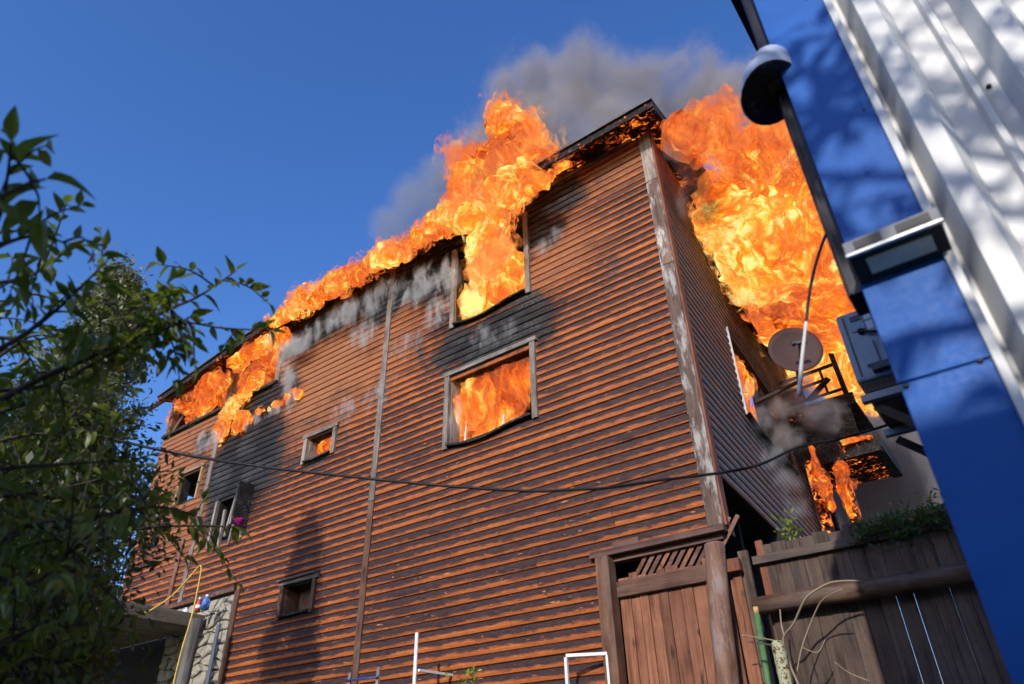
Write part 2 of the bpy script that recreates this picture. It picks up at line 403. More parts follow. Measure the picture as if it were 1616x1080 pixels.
sc.build('wall', M['dark'], house, label='sooty gable side wall')
MB().hexa([side(.3, SB - .03, -3), side(.3, SB - .03, -.01), side(10.4, SB - .03, -.01), side(10.4, SB - .03, -3), side(.3, SB - .004, -3), side(.3, SB - .004, -.01), side(10.4, SB - .004, -.01), side(10.4, SB - .004, -3)]).build('floor_underside', M['char'], house)
# lower back wall under the overhang (dark passage)
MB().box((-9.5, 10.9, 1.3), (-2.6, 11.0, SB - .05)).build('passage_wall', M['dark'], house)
# --- trims
def vboard(x0, x1, z0, z1, y0, y1, mat, name='trim_board', par=house): return MB().box((x0, y0, z0), (x1, y1, z1)).build(name, mat, par, bevel=.006)
vboard(-8.925, -8.785, 5.95, ZT - .02, YW - .055, YW + .001, M['grey_trim']); vboard(-8.925, -8.79, 1.45, 5.945, YW - .05, YW + .001, M['brown_trim'])
vboard(-14.44, -14.30, 5.05, 9.5, YW - .055, YW + .001, M['grey_trim']); vboard(-14.86, -14.74, 5.05, 6.5, YW - .075, YW - .04, M['brown_trim'])
vboard(-12.42, -12.28, 1.45, 5.03, YW - .07, YW + .001, M['brown_trim']); MB().box((-17., YW - .10, 5.0), (-12.43, YW + .1, 5.08)).build('lintel', M['brown_trim'], house)
# corner boards: peeling front one in two lengths, red-brown return on the gable side
for z0, z1, m in ((4.17, 8.2, M['corner']), (8.205, 9.98, M['corner']), (9.985, ZT + .05, M['grey_trim'])):
    MB().box((-2.93, YW - .06, z0), (XC + .035, YW - .001, z1)).build('corner_board', m, house, bevel=.006)
a = [side(-.06, 4.17, .035), side(-.06, 4.17, .065), side(.11, 4.17, .065), side(.11, 4.17, .035)]
MB().hexa(a + [p + Vector((0, 0, ZT - 4.2)) for p in a]).build('corner_board', M['red_corner'], house, bevel=.006)
# top trim under the eave (grey, partly burnt)
MB().box((-5.3, YW - .05, ZT - .06), (-2.94, YW - .002, ZT + .05)).build('top_trim', M['grey_trim_x'], house, bevel=.006)
MB().box((-8.7, YW - .05, ZT - .04), (-5.32, YW - .002, ZT + .05)).build('top_trim', M['char'], house)
# ledge over the gate
MB().hexa([(-4.55, YW - .12, 4.10), (-2.72, YW - .12, 4.10), (-2.72, YW + .25, 4.10), (-4.55, YW + .25, 4.10), (-4.55, YW - .09, 4.19), (-2.72, YW - .09, 4.19), (-2.72, YW + .25, 4.19), (-4.55, YW + .25, 4.19)]).build('ledge', M['ledge'], house, bevel=.006)
MB().box((-4.45, YW - .02, 4.03), (-2.78, YW + .12, 4.095)).build('ledge_beam', M['ledge'], house, bevel=.006)
# --- windows of the street wall
def casing(key, w, y0=YW - .075, mt=None, sag=0., top=True, sill=True, mat=None, reveal=.2, rmat=None, over=.08, label=None):
    x0, x1, z0, z1 = OPEN[key]
    win = empty('window', ((x0 + x1) / 2, YW, z0)); win.parent = house; win.location -= wloc(house)
    mat = mat or M['grey_trim']
    for a, b in ((x0 - w, x0), (x1, x1 + w)):
        MB().box((a, y0, z0 - over), (b, YW + .002, z1 + (w * .2 if top else 0))).build('jamb', mat, win, bevel=.005)
    if top: MB().box((x0 - w - .04, y0 - .012, z1 + w * .21), (x1 + w + .04, YW + .002, z1 + w)).build('header', M['grey_trim_x'], win, bevel=.005)
    if sill:
        mb = MB(); n = 14
        for i in range(n + 1):
            t = i / n; x = x0 + (x1 - x0) * t; s = sag * math.sin(t * math.pi * 1.7 - .5) * (1 - .35 * t)
            for dy, dz in ((-.115, -.07), (-.115, -.035), (.10, -.005), (.10, -.045)): mb.v.append(Vector((x, YW + dy, z0 + dz - s)))
        for i in range(n):
            for k in range(4): mb.f.append((i * 4 + k, i * 4 + (k + 1) % 4, i * 4 + 4 + (k + 1) % 4, i * 4 + 4 + k))
        mb.f += [(3, 2, 1, 0), tuple(n * 4 + k for k in range(4))]
        mb.build('sill', M['char'], win)
    rv = MB()
    for a, b in ((x0 - .03, x0 + .012), (x1 - .012, x1 + .03)): rv.box((a, YW + .004, z0), (b, YW + reveal, z1))
    MB().box((x0 + .013, YW + .004, z1 - .012), (x1 - .013, YW + reveal, z1 + .03)).build('reveal', M['char'], win); rv.box((x0, YW + .12, z0 - .03), (x1, YW + reveal, z0 + .012))
    rv.build('reveal', rmat or M['char'], win)
    return win
w = casing('mid', .105, sag=.07, reveal=.24, rmat=M['grey_trim'])
MB().bar((-6.95, 8.2, 6.55), (-6.9, 8.19, 6.98), .025, .02).build('glass_shard', M['white_paint'], w); MB().bar((-6.12, 8.16, 6.56), (-6.07, 8.15, 6.80), .022, .02).build('glass_shard', M['white_paint'], w)
casing('top', .10, sag=.07, top=False)
casing('small', .10, sag=.015, reveal=.22, rmat=M['grey_trim'])
w = casing('low', .085, sag=.0, mat=M['post'], reveal=.30, rmat=M['gate'], over=.09)
MB().box((-11.06, YW - .14, 4.915), (-10.02, YW - .03, 4.95)).build('drip_board', M['ledge'], w); MB().box((-10.93, YW + .30, 4.36), (-10.14, YW + .32, 4.83)).build('shutter', M['brown_trim'], w)
MB().box((-10.60, YW + .27, 4.37), (-10.2, YW + .295, 4.70)).build('pane', plain_mat('dusty_pane', (.13, .13, .135), .35), w)
w = casing('burnt', .07, top=False, sill=False, mat=M['grey_trim'])
for (xa, xb, zb, zt) in ((-13.35, -13.42, 6.0, 6.85), (-13.0, -12.93, 6.0, 6.9)): MB().bar((xa, YW - .05, zb), (xb, YW - .03, zt), .06, .05).build('burnt_bar', M['grey_trim'], w)
yel = wood_mat('yellow_new_frame', (.38, .22, .10), (.52, .33, .16), 'z', 18.)
w = casing('yellow', .075, mat=yel, sill=False)
w.children[2].data.materials.clear(); w.children[2].data.materials.append(yel)
# melted shutter hanging off the burnt window
hs = empty('hanging_sash', (-12.6, 7.9, 6.0)); hs.parent = house; hs.location -= wloc(house)
MB().tube(smooth_path([(-12.62, 7.86, 7.22), (-12.66, 7.72, 6.9), (-12.72, 7.70, 6.5), (-12.82, 7.72, 6.08)]), .035, 6).build('warped_strip', M['grey_trim'], hs, True)
MB().tube(smooth_path([(-12.58, 7.86, 7.2), (-12.56, 7.74, 6.85), (-12.60, 7.68, 6.55), (-12.70, 7.72, 6.32)]), .022, 6).build('warped_strip', M['white_paint'], hs, True)
MB().box((-12.56, 7.62, 6.28), (-12.50, 7.97, 7.18)).build('sash_leaf', M['char'], hs)
# --- gable side windows
def side_jamb(s, z0, z1, mat, w=.07, out=.10):
    p = [side(s, z0, .0), side(s, z0, out), side(s + w, z0, out), side(s + w, z0, 0)]
    return MB().hexa(p + [q + Vector((0, 0, z1 - z0)) for q in p]).build('jamb', mat, house, bevel=.004)
side_jamb(2.55, 6.75, 8.50, plain_mat('pale_jamb', (.42, .42, .43), .6), .035, .06); side_jamb(2.28, 9.9, 11.1, M['grey_trim'], .07)
def side_sill(s0, s1, z0, z1, bulge, mat):
    mb = MB(); n = 16
    for i in range(n + 1):
        t = i / n; s = s0 + (s1 - s0) * t; z = z0 + (z1 - z0) * t + bulge * math.sin(t * math.pi * 1.3)
        for o, dz in ((-.16, -.03), (.11, -.06), (.11, -.015), (-.16, .02)): mb.v.append(side(s, z + dz, o))
    for i in range(n):
        for k in range(4): mb.f.append((i * 4 + k, i * 4 + 4 + k, i * 4 + 4 + (k + 1) % 4, i * 4 + (k + 1) % 4))
    return mb.build('sill', mat, house)
side_sill(2.3, 6.7, 9.9, 9.95, -.05, M['char']); side_sill(2.55, 6.0, 6.78, 6.85, -.06, M['char'])
for s0, s1, z0, z1 in ((4.1, 4.6, 6.85, 8.2), (4.8, 5.7, 6.85, 8.35)):
    p = [side(s0, z0, -.10), side(s0, z0, -.05), side(s1, z0, -.05), side(s1, z0, -.10)]
    MB().hexa(p + [q + Vector((0, 0, z1 - z0)) for q in p]).build('burnt_shutter', M['char'], house)
pp = [on_side(1255, 670, .06), on_side(1277, 755, .06), on_side(1301, 850, .06)]
MB().tube(pp, .028, 8).build('drain_pipe', plain_mat('weathered_pipe', (.30, .25, .21), .6), house, True)
# --- eave and roof
EDGE = [(-16.72, 10.42), (-15.2, 10.62), (-13.6, 10.84), (-11.9, 10.96), (-9., 11.0), (-6., 11.02), (-2.38, 11.04)]
def edge_z(x):
    for (a, za), (b, zb) in zip(EDGE, EDGE[1:]):
        if a <= x <= b: return za + (zb - za) * (x - a) / (b - a)
    return EDGE[0][1] if x < EDGE[0][0] else EDGE[-1][1]
so = MB(); fa = MB(); rf = MB(); dr = MB(); n = 60; YE = 7.40
for i in range(n + 1):
    x = -16.72 + (16.72 - 2.38) * i / n; z = edge_z(x) + .012 * mnoise.noise(Vector((x * 2, 0, 0))); dz = ZT - 11.04 + .06
    j = .03 * mnoise.noise(Vector((x * 1.7, 5, 0)))
    so.v += [Vector((x, YE + .01, z - .05 + j)), Vector((x, YW + .02, z + dz))]
    fa.v += [Vector((x, YE, z - .09 + j)), Vector((x, YE, z + .05)), Vector((x, YE + .03, z + .05)), Vector((x, YE + .03, z - .09 + j))]
    rf.v += [Vector((x, YE - .03, z + .055)), Vector((x, 17.2, z + 1.45)), Vector((x, 17.2, z + 1.53)), Vector((x, YE - .03, z + .085))]
    dr.v += [Vector((x, YE - .05, z + .09)), Vector((x, YE + .06, z + .112)), Vector((x, YE + .06, z + .104)), Vector((x, YE - .045, z + .055))]
for i in range(n):
    so.f.append((i * 2, i * 2 + 1, i * 2 + 3, i * 2 + 2))
    for mb in (fa, rf, dr):
        for k in range(4): mb.f.append((i * 4 + k, i * 4 + 4 + k, i * 4 + 4 + (k + 1) % 4, i * 4 + (k + 1) % 4))
for mb in (fa, rf, dr): mb.f += [(0, 1, 2, 3), tuple(n * 4 + k for k in (3, 2, 1, 0))]
roof = rf.build('roof', M['char'], house)
so.build('soffit', M['ember'], roof); fa.build('fascia', M['ember'], roof); dr.build('drip_edge', plain_mat('sooty_metal_edge', (.11, .105, .10), .6, .3, .5, 3.), roof)
rk = MB(); rk.hexa([(-2.44, YE + .03, 10.90), (-2.38, YE + .03, 10.90), (-2.38, 17.1, 12.3), (-2.44, 17.1, 12.3), (-2.44, YE + .03, 11.09), (-2.38, YE + .03, 11.09), (-2.38, 17.1, 12.48), (-2.44, 17.1, 12.48)])
rk.build('rake_board', M['char'], roof)
MB().hexa([(-3.0, YE + .05, 11.0), (-2.45, YE + .05, 11.0), (-2.45, 17.1, 12.36), (-3.6, 17.1, 12.36), (-3.0, YE + .05, 11.03), (-2.45, YE + .05, 11.03), (-2.45, 17.1, 12.39), (-3.6, 17.1, 12.39)]).build('rake_soffit', M['ember'], roof)
# --- loggia at the far end
MB().box((-17.02, YW - .11, 9.58), (-12.36, YW + .12, 9.66)).build('loggia_rail', M['char'], house)
MB().box((-14.47, YW - .02, 9.66), (-14.30, YW + .13, 11.0)).build('loggia_post', M['grey_trim'], house, bevel=.006)
MB().box((-12.50, YW - .05, 9.55), (-12.36, YW + .13, 11.0)).build('loggia_post', M['grey_trim'], house, bevel=.006)
MB().box((-17.02, YW - .02, 9.66), (-16.88, YW + .13, 10.9)).build('loggia_post', M['brown_trim'], house, bevel=.006)
MB().bar((-16.85, YW + .05, 9.7), (-16.05, YW + .05, 10.6), .13, .06, (0, 1, 0)).build('loggia_brace', M['brown_trim'], house)
MB().bar((-15.9, YW + .25, 9.72), (-15.1, YW + .25, 10.1), .12, .06, (0, 1, 0)).build('fallen_beam', M['char'], house)
MB().box((-17.0, YW + .02, 10.72), (-12.45, YW + .14, 10.95)).build('loggia_beam', M['ember'], house)
MB().tube([(-17.3, 7.5, 10.36), (-16.5, 7.55, 10.5), (-15.6, 7.6, 10.62)], [.06, .07, .06], 8).build('rafter_tail', M['brown_trim'], house)
MB().box((-17.06, YW + .17, 8.4), (-17.0, 12, 10.6)).build('end_wall', M['dark'], house)
# --- balcony on the gable side
bal = empty('balcony', (-2.6, 15, 5.5)); bal.parent = house; bal.location -= wloc(house)
MB().box((-3.35, 14.9, 7.30), (-1.62, 15.1, 7.62)).build('beam', M['ember_hot'], bal); MB().box((-3.35, 15.2, 7.45), (-1.62, 17.0, 7.65)).build('underside', M['ember_hot'], bal)
MB().box((-1.80, 14.95, 7.40), (-1.60, 17., 7.72)).build('beam', M['char'], bal); MB().box((-3.35, 14.93, 8.45), (-1.80, 15.03, 8.72)).build('deck_edge', M['ember_hot'], bal)
MB().box((-3.35, 15.04, 7.66), (-1.95, 15.10, 8.44)).build('parapet', M['char'], bal); MB().box((-3.35, 15.0, 8.66), (-1.85, 17.0, 8.74)).build('deck', M['char'], bal)
MB().box((-2.58, 14.9, 1.4), (-2.38, 15.1, 7.29)).build('post', M['ember_post'], bal); MB().box((-3.05, 14.5, 4.9), (-2.85, 14.62, 7.3)).build('burning_stud', M['ember_post'], bal)
rl = M['char']
MB().bar((-1.93, 15.0, 8.72), (-1.98, 15.0, 9.80), .10, .09).build('rail_post', rl, bal)
MB().bar((-3.3, 15., 9.45), (-1.95, 15., 9.52), .05, .06, (0, 0, 1)).build('handrail', rl, bal); MB().bar((-3.3, 15., 9.15), (-2.2, 15., 9.22), .05, .05).build('mid_rail', rl, bal); MB().bar((-3.3, 15., 8.84), (-1.95, 15., 8.88), .05, .05).build('bottom_rail', rl, bal)
for x in (-2.78, -2.28): MB().bar((x, 15, 8.86), (x - .03, 15, 9.5), .05, .05).build('baluster', rl, bal)
MB().bar((-2.7, 14.95, 8.82), (-2.15, 14.8, 9.12), .16, .04).build('broken_board', rl, bal)

# ------------------------------------------------------------------ gate under the ledge
gate = empty('wooden_gate', (-3.6, 8.0, 1.45), 'brown plank gate with lattice top under the overhanging corner of the house', 'gate')
MB().box((-4.44, 7.83, 1.40), (-4.25, 8.03, 4.085)).build('post', M['post'], gate, bevel=.012)
zr = at(1075, 912, 7.97).z
MB().box((-4.22, 7.93, zr - .10), (-2.80, 7.985, zr + .09)).build('rail', M['gatex'], gate, bevel=.008)
MB().box((-4.23, 7.96, zr + .50), (-3.86, 8.04, zr + .60)).build('rail_stub', M['gatex'], gate, bevel=.006)
x = -4.215; k = 0
while x < -2.95:
    wd = random.choice((.135, .15, .165, .12)); zt = zr + .12 + .035 * random.random() + .03 * math.sin(k * 1.7)
    MB().box((x, 7.99 + .006 * (k % 2), 1.42), (x + wd - .006, 8.02 + .006 * (k % 2), zt)).build('plank', M['gate'], gate, bevel=.004)
    x += wd; k += 1
for i in range(11):
    xa = -4.02 + i * .105
    MB().bar((xa, 8.035, zr + .10), (xa + .40, 8.035, zr + .60), .05, .016, (0, 1, 0)).build('lattice_slat', M['gatex'] if i % 3 else M['gate'], gate)
MB().box((-4.24, 8.03, zr + .61), (-2.70, 8.07, zr + .66)).build('lattice_frame', M['ledge'], gate)
pb = at(1148, 1080, 7.75); pt = at(1127, 858, 7.75)
MB().tube([(pb.x, 7.75, 1.40), (pb.x, 7.75, 2.4), ((pb.x + pt.x) / 2, 7.75, 3.3), (pt.x, 7.75, pt.z - .015), (pt.x, 7.75, pt.z)], [.125, .122, .118, .115, .10], 16).build('post', M['log'], gate, True, label='round log gate post')
for (u, wd, y, vt, m) in ((1172, .10, 7.93, 905, 'gate'), (1188, .11, 7.97, 868, 'fence'), (1163, .05, 7.96, 882, 'gate')):
    p = at(u, 950, y); q = at(u - 6, vt, y)
    MB().box((p.x - wd / 2, y - .03, 1.42), (p.x + wd / 2, y + .03, q.z)).build('side_board', M[m], gate, bevel=.005)
p = at(1160, 893, 7.86); MB().box((p.x - .10, 7.80, p.z - .07), (p.x + .07, 7.90, p.z + .07)).build('rail_end', M['red_corner'], gate, bevel=.006)
p = at(1205, 903, 7.99); MB().box((p.x - .03, 7.99, p.z - .5), (p.x + .05, 8.03, p.z + .35)).build('bright_lath', M['red_corner'], gate)

# ------------------------------------------------------------------ plank fence
fence = empty('plank_fence', (-1., 8.0, 1.45), 'tall weathered vertical plank fence between the gate and the blue building', 'fence')
zf = at(1195, 866, 8.0).z; x = at(1200, 880, 8.0).x; k = 0
while x < 1.6:
    wd = .150 + .012 * random.random(); zt = zf + .03 + .05 * mnoise.noise(Vector((k * .9, 0, 0))) + (.03 if 5 < k < 9 else 0)
    gap = random.choice((.0008, .0012, .002, .003)) if x > -1.4 else .001
    mb = MB(); y0 = 7.985 + .012 * random.random()
    mb.hexa([(x, y0, 1.42), (x + wd - gap, y0, 1.42), (x + wd - gap, y0 + .025, 1.42), (x, y0 + .025, 1.42), (x + .0005, y0, zt), (x + wd - gap - .0005, y0, zt + .02 * random.uniform(-1, 1)), (x + wd - gap - .0005, y0 + .025, zt), (x + .0005, y0 + .025, zt)])
    mb.build('plank', M['fence'], fence, bevel=.005); x += wd; k += 1
a = at(1188, 886, 7.95); b = at(1346, 846, 7.95)
MB().box((a.x, 7.925, a.z - .045), (1.6, 7.98, a.z + .045)).build('rail', wood_mat('dark_rail_wood', (.05, .035, .03), (.11, .08, .065), 'x', 14.), fence, bevel=.006)
a = at(1190, 958, 7.85)
MB().tube([(a.x, 7.86, a.z), (a.x + .6, 7.86, a.z + .01), (a.x + 1.4, 7.86, a.z - .005), (1.6, 7.86, a.z)], [.095, .10, .098, .095], 14).build('log_rail', M['logx'], fence, True)
MB().box((-2.45, 7.93, 1.9), (1.6, 7.98, 2.02)).build('rail', M['fence'], fence, bevel=.006)
for xx in (-2.44, -.6, 1.3): MB().box((xx, 8.02, 1.40), (xx + .12, 8.14, zf - .1)).build('post', M['post'], fence, bevel=.006)

# ------------------------------------------------------------------ blue and white metal-clad building at the right
YB = 2.2; BX0 = -.06 * YB; BX1 = .052 * YB; BZ = 6.2
blue_t = NT('blue_sheet_metal')
_o = blue_t.coord('Object'); _a = blue_t.noise(_o, 3., 4, .6); _b = blue_t.noise(_o, 60., 3, .6)
M['blue'] = blue_t.finish(blue_t.principled(blue_t.mix(blue_t.mapr(_a, .35, .65), (.009, .085, .34), (.013, .105, .41)), blue_t.mapr(_b, .3, .7, .42, .58), blue_t.bump(_a, .08, .02), 0., .22))
wh_t = NT('white_sheet_metal')
_o = wh_t.coord('Object'); _a = wh_t.noise(_o, 2.2, 5, .6); _b = wh_t.noise(wh_t.mapping(_o, (30, 30, 1.5)), 1., 4, .6)
M['white_sheet'] = wh_t.finish(wh_t.principled(wh_t.mix(wh_t.mapr(_b, .5, .75, 0, .35), wh_t.mix(_a, (.58, .58, .57), (.66, .66, .65)), (.40, .385, .36)), .42, wh_t.bump(_a, .06, .02), 0., .4))
M['navy'] = plain_mat('navy_trim', (.006, .005, .016), .4)
shed = empty('metal_clad_building', (1.5, 4., 0), 'blue and white profiled metal building close by at the edge of the view', 'building')
zs = at(1490, 588, YB).z
MB().box((BX0, YB - .012, 0), (BX1, YB, zs - .003)).build('blue_panel', M['blue'], shed, bevel=.003)
MB().box((BX0 - .004, YB - .018, zs), (BX1, YB - .006, BZ)).build('blue_panel', M['blue'], shed, bevel=.003)
MB().box((BX1, YB - .03, 0), (BX1 + .028, YB + .02, BZ)).build('corner_flashing', M['white_sheet'], shed, bevel=.004)
def corrugated():
    mb = MB(); prof = []; x = BX1 + .03
    xs = [(x, .0)]; c = .075 * YB
    while c < 6.:
        xs += [(c, 0.), (c + .042, -.10), (c + .11, -.10), (c + .15, 0.), (c + .235, 0.), (c + .247, -.03), (c + .268, -.03), (c + .28, 0.)]; c += .325
    for px, d in xs:
        mb.v += [Vector((px, YB + .075 + d, 0)), Vector((px, YB + .075 + d, BZ))]
    for i in range(len(xs) - 1): mb.f.append((2 * i, 2 * i + 2, 2 * i + 3, 2 * i + 1))
    return mb.build('profiled_cladding', M['white_sheet'], shed)
corrugated()
MB().box((BX0 + .01, YB + .06, 0), (BX0 + .07, 6.0, BZ)).build('side_wall', M['blue'], shed); MB().box((BX0 + .08, YB + .085, 0), (6., 6., BZ - .01)).build('wall_core', M['white_paint'], shed)
MB().box((BX0 - .2, YB - .25, BZ), (6.2, 6.2, BZ + .12)).build('roof', M['navy'], shed)
ea = at(1159, 0, YB + .12)
ezb = at(1366, 478, YB + .12).z
MB().box((ea.x + .034, YB + .05, ezb), (BX0 - .001, YB + .20, BZ - .005)).build('edge_trim', M['navy'], shed, bevel=.006)
MB().box((ea.x + .046, YB + .035, ezb), (ea.x + .053, YB + .048, BZ - .005)).build('edge_trim', M['navy'], shed)
bolt = None
for (u, v) in ((1429, 608), (1546, 568), (1555, 108), (1363, 173), (1274, -2), (1462, 330)):
    p = at(u, v, YB - .02)
    if bolt is None:
        mb = MB(); mb.tube([(0, .012, 0), (0, -.002, 0), (0, -.006, 0)], [.0095, .009, .006], 10); me = mb.mesh('bolt', (0, 0, 0), True); bolt = me
    link_mesh('bolt', bolt, (p.x, YB - .014 if p.x < BX1 else YB + .07, p.z), M['metal_dark'], shed)
# wall luminaire on the blue panel
lm = empty('wall_luminaire', tuple(at(1415, 440, YB)), 'grey box luminaire with pale pane fixed on the blue panel', 'lamp')
lz0 = at(1340, 418, YB - .13).z; lx0 = at(1338, 405, YB - .13).x; lx1 = at(1503, 392, YB - .04).x; lz0 = at(1338, 408, YB - .13).z
grey = plain_mat('grey_plastic', (.16, .165, .19), .4); dkp = plain_mat('dark_plastic', (.035, .033, .032), .5)
MB().hexa([(lx0, YB - .13, lz0), (lx1, YB - .13, lz0), (lx1, YB - .02, lz0 - .045), (lx0, YB - .02, lz0 - .045), (lx0, YB - .13, lz0 + .055), (lx1, YB - .13, lz0 + .055), (lx1, YB - .02, lz0 + .055), (lx0, YB - .02, lz0 + .055)]).build('housing', dkp, lm, bevel=.004)
MB().box((lx0 - .004, YB - .137, lz0 + .008), (lx1 + .004, YB - .131, lz0 + .058)).build('front_plate', grey, lm, bevel=.002)
MB().box((lx0 - .006, YB - .142, lz0 - .004), (lx1 + .006, YB - .128, lz0 + .008)).build('rim', plain_mat('bare_steel_rim', (.5, .5, .5), .35, .6), lm, bevel=.002)
for f0, f1 in ((.10, .40), (.56, .92)): MB().box((lx0 + (lx1 - lx0) * f0, YB - .1405, lz0 + .016), (lx0 + (lx1 - lx0) * f1, YB - .1375, lz0 + .048)).build('slot', dkp, lm)
q0 = lx0 + (lx1 - lx0) * .16; q1 = lx0 + (lx1 - lx0) * .86
MB().hexa([(q0, YB - .105, lz0 - .016), (q1, YB - .105, lz0 - .016), (q1, YB - .05, lz0 - .0375), (q0, YB - .05, lz0 - .0375), (q0, YB - .105, lz0 - .008), (q1, YB - .105, lz0 - .008), (q1, YB - .05, lz0 - .03), (q0, YB - .05, lz0 - .03)]).build('diffuser', plain_mat('frosted_pane', (.80, .80, .68), .4), lm)
# hooded sensor lamp at the edge of the building
dm = empty('hooded_sensor_lamp', tuple(at(1235, 140, YB + .15)), 'pale hooded sensor lamp on the dark edge of the blue building', 'lamp')
def hood():
    c = at(1214, 150, YB + .05) - Vector((.035, 0, 0)); mb = MB(); n = 24; m = 9; rx, ry = .13, .17; H = .22
    for j in range(m + 1):
        t = j / m; z = c.z + H * math.sin(t * math.pi / 2) ; k = math.cos(t * math.pi / 2) ** .75
        for i in range(n):
            a = 2 * math.pi * i / n; mb.v.append(Vector((c.x + .045 + rx * k * math.cos(a) + .05 * t, c.y + ry * k * math.sin(a) + .02 * t, z + .25 * rx * math.cos(a) * (1 - t))))
    for j in range(m):
        for i in range(n): mb.f.append((j * n + i, j * n + (i + 1) % n, j * n + n + (i + 1) % n, j * n + n + i))
    mb.build('hood', plain_mat('pale_hood_plastic', (.40, .44, .55), .35), dm, True)
    fb = MB(); fb.v = [Vector((c.x + .045 + rx * .96 * math.cos(2 * math.pi * i / n), c.y + ry * .96 * math.sin(2 * math.pi * i / n), c.z + .006 + .25 * rx * math.cos(2 * math.pi * i / n))) for i in range(n)]
    fb.v += [p - Vector((0, 0, .012)) for p in fb.v]; fb.f = [tuple(range(n)), tuple(n + i for i in reversed(range(n)))] + [(i, n + i, n + (i + 1) % n, (i + 1) % n) for i in range(n)]
    fb.build('lens_plate', plain_mat('smoked_lens', (.05, .032, .028), .25), dm)
    MB().box((c.x + .02, c.y - .055, c.z - .006), (c.x + .13, c.y + .045, c.z + .004)).build('window', plain_mat('smoked_window', (.11, .065, .05), .2), dm)
    for dy in (-.02, .02): MB().tube([(c.x - .04, c.y + dy, c.z - .03), (c.x - .04, c.y + dy, c.z - .012)], .012, 10).build('sensor_eye', plain_mat('sensor_eye_plastic', (.12, .09, .08), .3), dm, True)
    MB().box((c.x + .06, c.y + .02, c.z + .03), (BX0 + .01, c.y + .14, c.z + .11)).build('bracket', M['navy'], dm)
hood()
# air conditioner on the hidden side of the building
acm = plain_mat('grey_blue_casing', (.29, .35, .42), .45, 0, .08); acd = plain_mat('dark_seam_and_recess_shade', (.06, .07, .08), .5)
YA = 4.3; tl = at(1321, 512, YA); bl = at(1350, 606, YA); ac = empty('air_conditioner', tuple(bl), 'grey outdoor air conditioner unit jutting from behind the blue building', 'air conditioner')
ax0 = tl.x; ax1 = BX0 - .04; az0 = bl.z; az1 = at(1325, 498, YA).z
MB().box((ax0, YA, az0), (ax1, YA + .8, az1)).build('casing', acm, ac, bevel=.018)
W_ = ax1 - ax0; H_ = az1 - az0
MB().box((ax0 + .035, YA - .006, az0 + .03), (ax0 + .045, YA - .0005, az1 - .03)).build('seam', acd, ac); MB().box((ax0 + .07, YA - .004, az0 + .04), (ax1 - .02, YA + .001, az0 + H_ * .98)).build('end_plate', acm, ac, bevel=.003)
MB().box((ax0 + .07, YA - .014, az0 + H_ * .68), (ax0 + .155, YA - .0045, az0 + H_ * .93)).build('handle_surround', acm, ac, bevel=.004); MB().box((ax0 + .08, YA - .018, az0 + H_ * .82), (ax0 + .145, YA - .0145, az0 + H_ * .90)).build('handle_recess_shade', acd, ac)  # recess is a raised plate, its shade put in by dark colour
MB().box((ax0 + .085, YA - .03, az0 + H_ * .16), (ax0 + .17, YA - .0045, az0 + H_ * .50)).build('valve_cover', acm, ac, bevel=.01); MB().box((ax0 + .11, YA - .05, az0 + .03), (ax0 + .22, YA - .0045, az0 + H_ * .15)).build('valve_tray', acd, ac)
for z_, h_, g in ((.82, .13, .75), (.67, .11, .75), (.56, .08, .20)): MB().box((ax0 + .158, YA - .0065, az0 + H_ * z_), (ax0 + .198, YA - .0042, az0 + H_ * (z_ + h_))).build('sticker', plain_mat('sticker_paper', (g, g, g * 1.02), .6, 0, .3, 60.), ac)
MB().tube(smooth_path([(ax0 + .12, YA - .02, az0 + H_ * .66), (ax0 + .17, YA - .03, az0 + H_ * .6), (ax0 + .24, YA - .03, az0 + H_ * .52), (ax0 + .25, YA - .03, az0 + H_ * .35), (ax0 + .27, YA - .02, az0 + H_ * .2)]), .008, 6).build('cable', M['cable'], ac, True)
MB().tube([(ax0 + .12, YA - .025, az0 + H_ * .66), (ax0 + .12, YA, az0 + H_ * .66)], .02, 8).build('cable_gland', M['cable'], ac, True)
brk = wood_mat('rusty_bracket', (.05, .035, .025), (.12, .085, .06), 'x', 12.)
MB().box((ax0 + .03, YA + .02, az0 - .07), (ax1, YA + .78, az0 - .004)).build('drip_tray', brk, ac)
for y_ in (YA + .02, YA + .62):
    MB().box((ax0 - .01, y_, az0 - .125), (BX0 - .004, y_ + .05, az0 - .075)).build('bracket_arm', plain_mat('galvanised_bracket', (.22, .23, .25), .45, .3), ac, bevel=.004)
    MB().bar((ax0 + .05, y_ + .07, az0 - .14), (BX0 - .01, y_ + .07, az0 - .42), .05, .03, (0, 1, 0)).build('bracket_brace', brk, ac)
# drain hose
hp = [at(u, v, y) for u, v, y in ((1330, 338, 3.0), (1318, 348, 3.0), (1302, 374, 3.0), (1288, 415, 3.0), (1278, 460, 3.02), (1271, 520, 3.04), (1265, 575, 3.06), (1261, 624, 3.08))]
hose = empty('drain_hose', tuple(hp[-1]), 'thin curved hose hanging from the edge of the blue building', 'hose')
sp = smooth_path(hp, 5); cut = 24
MB().tube(sp[:cut + 1], .0075, 8).build('hose', plain_mat('grey_hose', (.16, .14, .15), .5), hose, True); MB().tube(sp[cut:], [.0078 + .0035 * i / (len(sp) - cut) for i in range(len(sp) - cut)], 8).build('hose_end', M['white_paint'], hose, True)
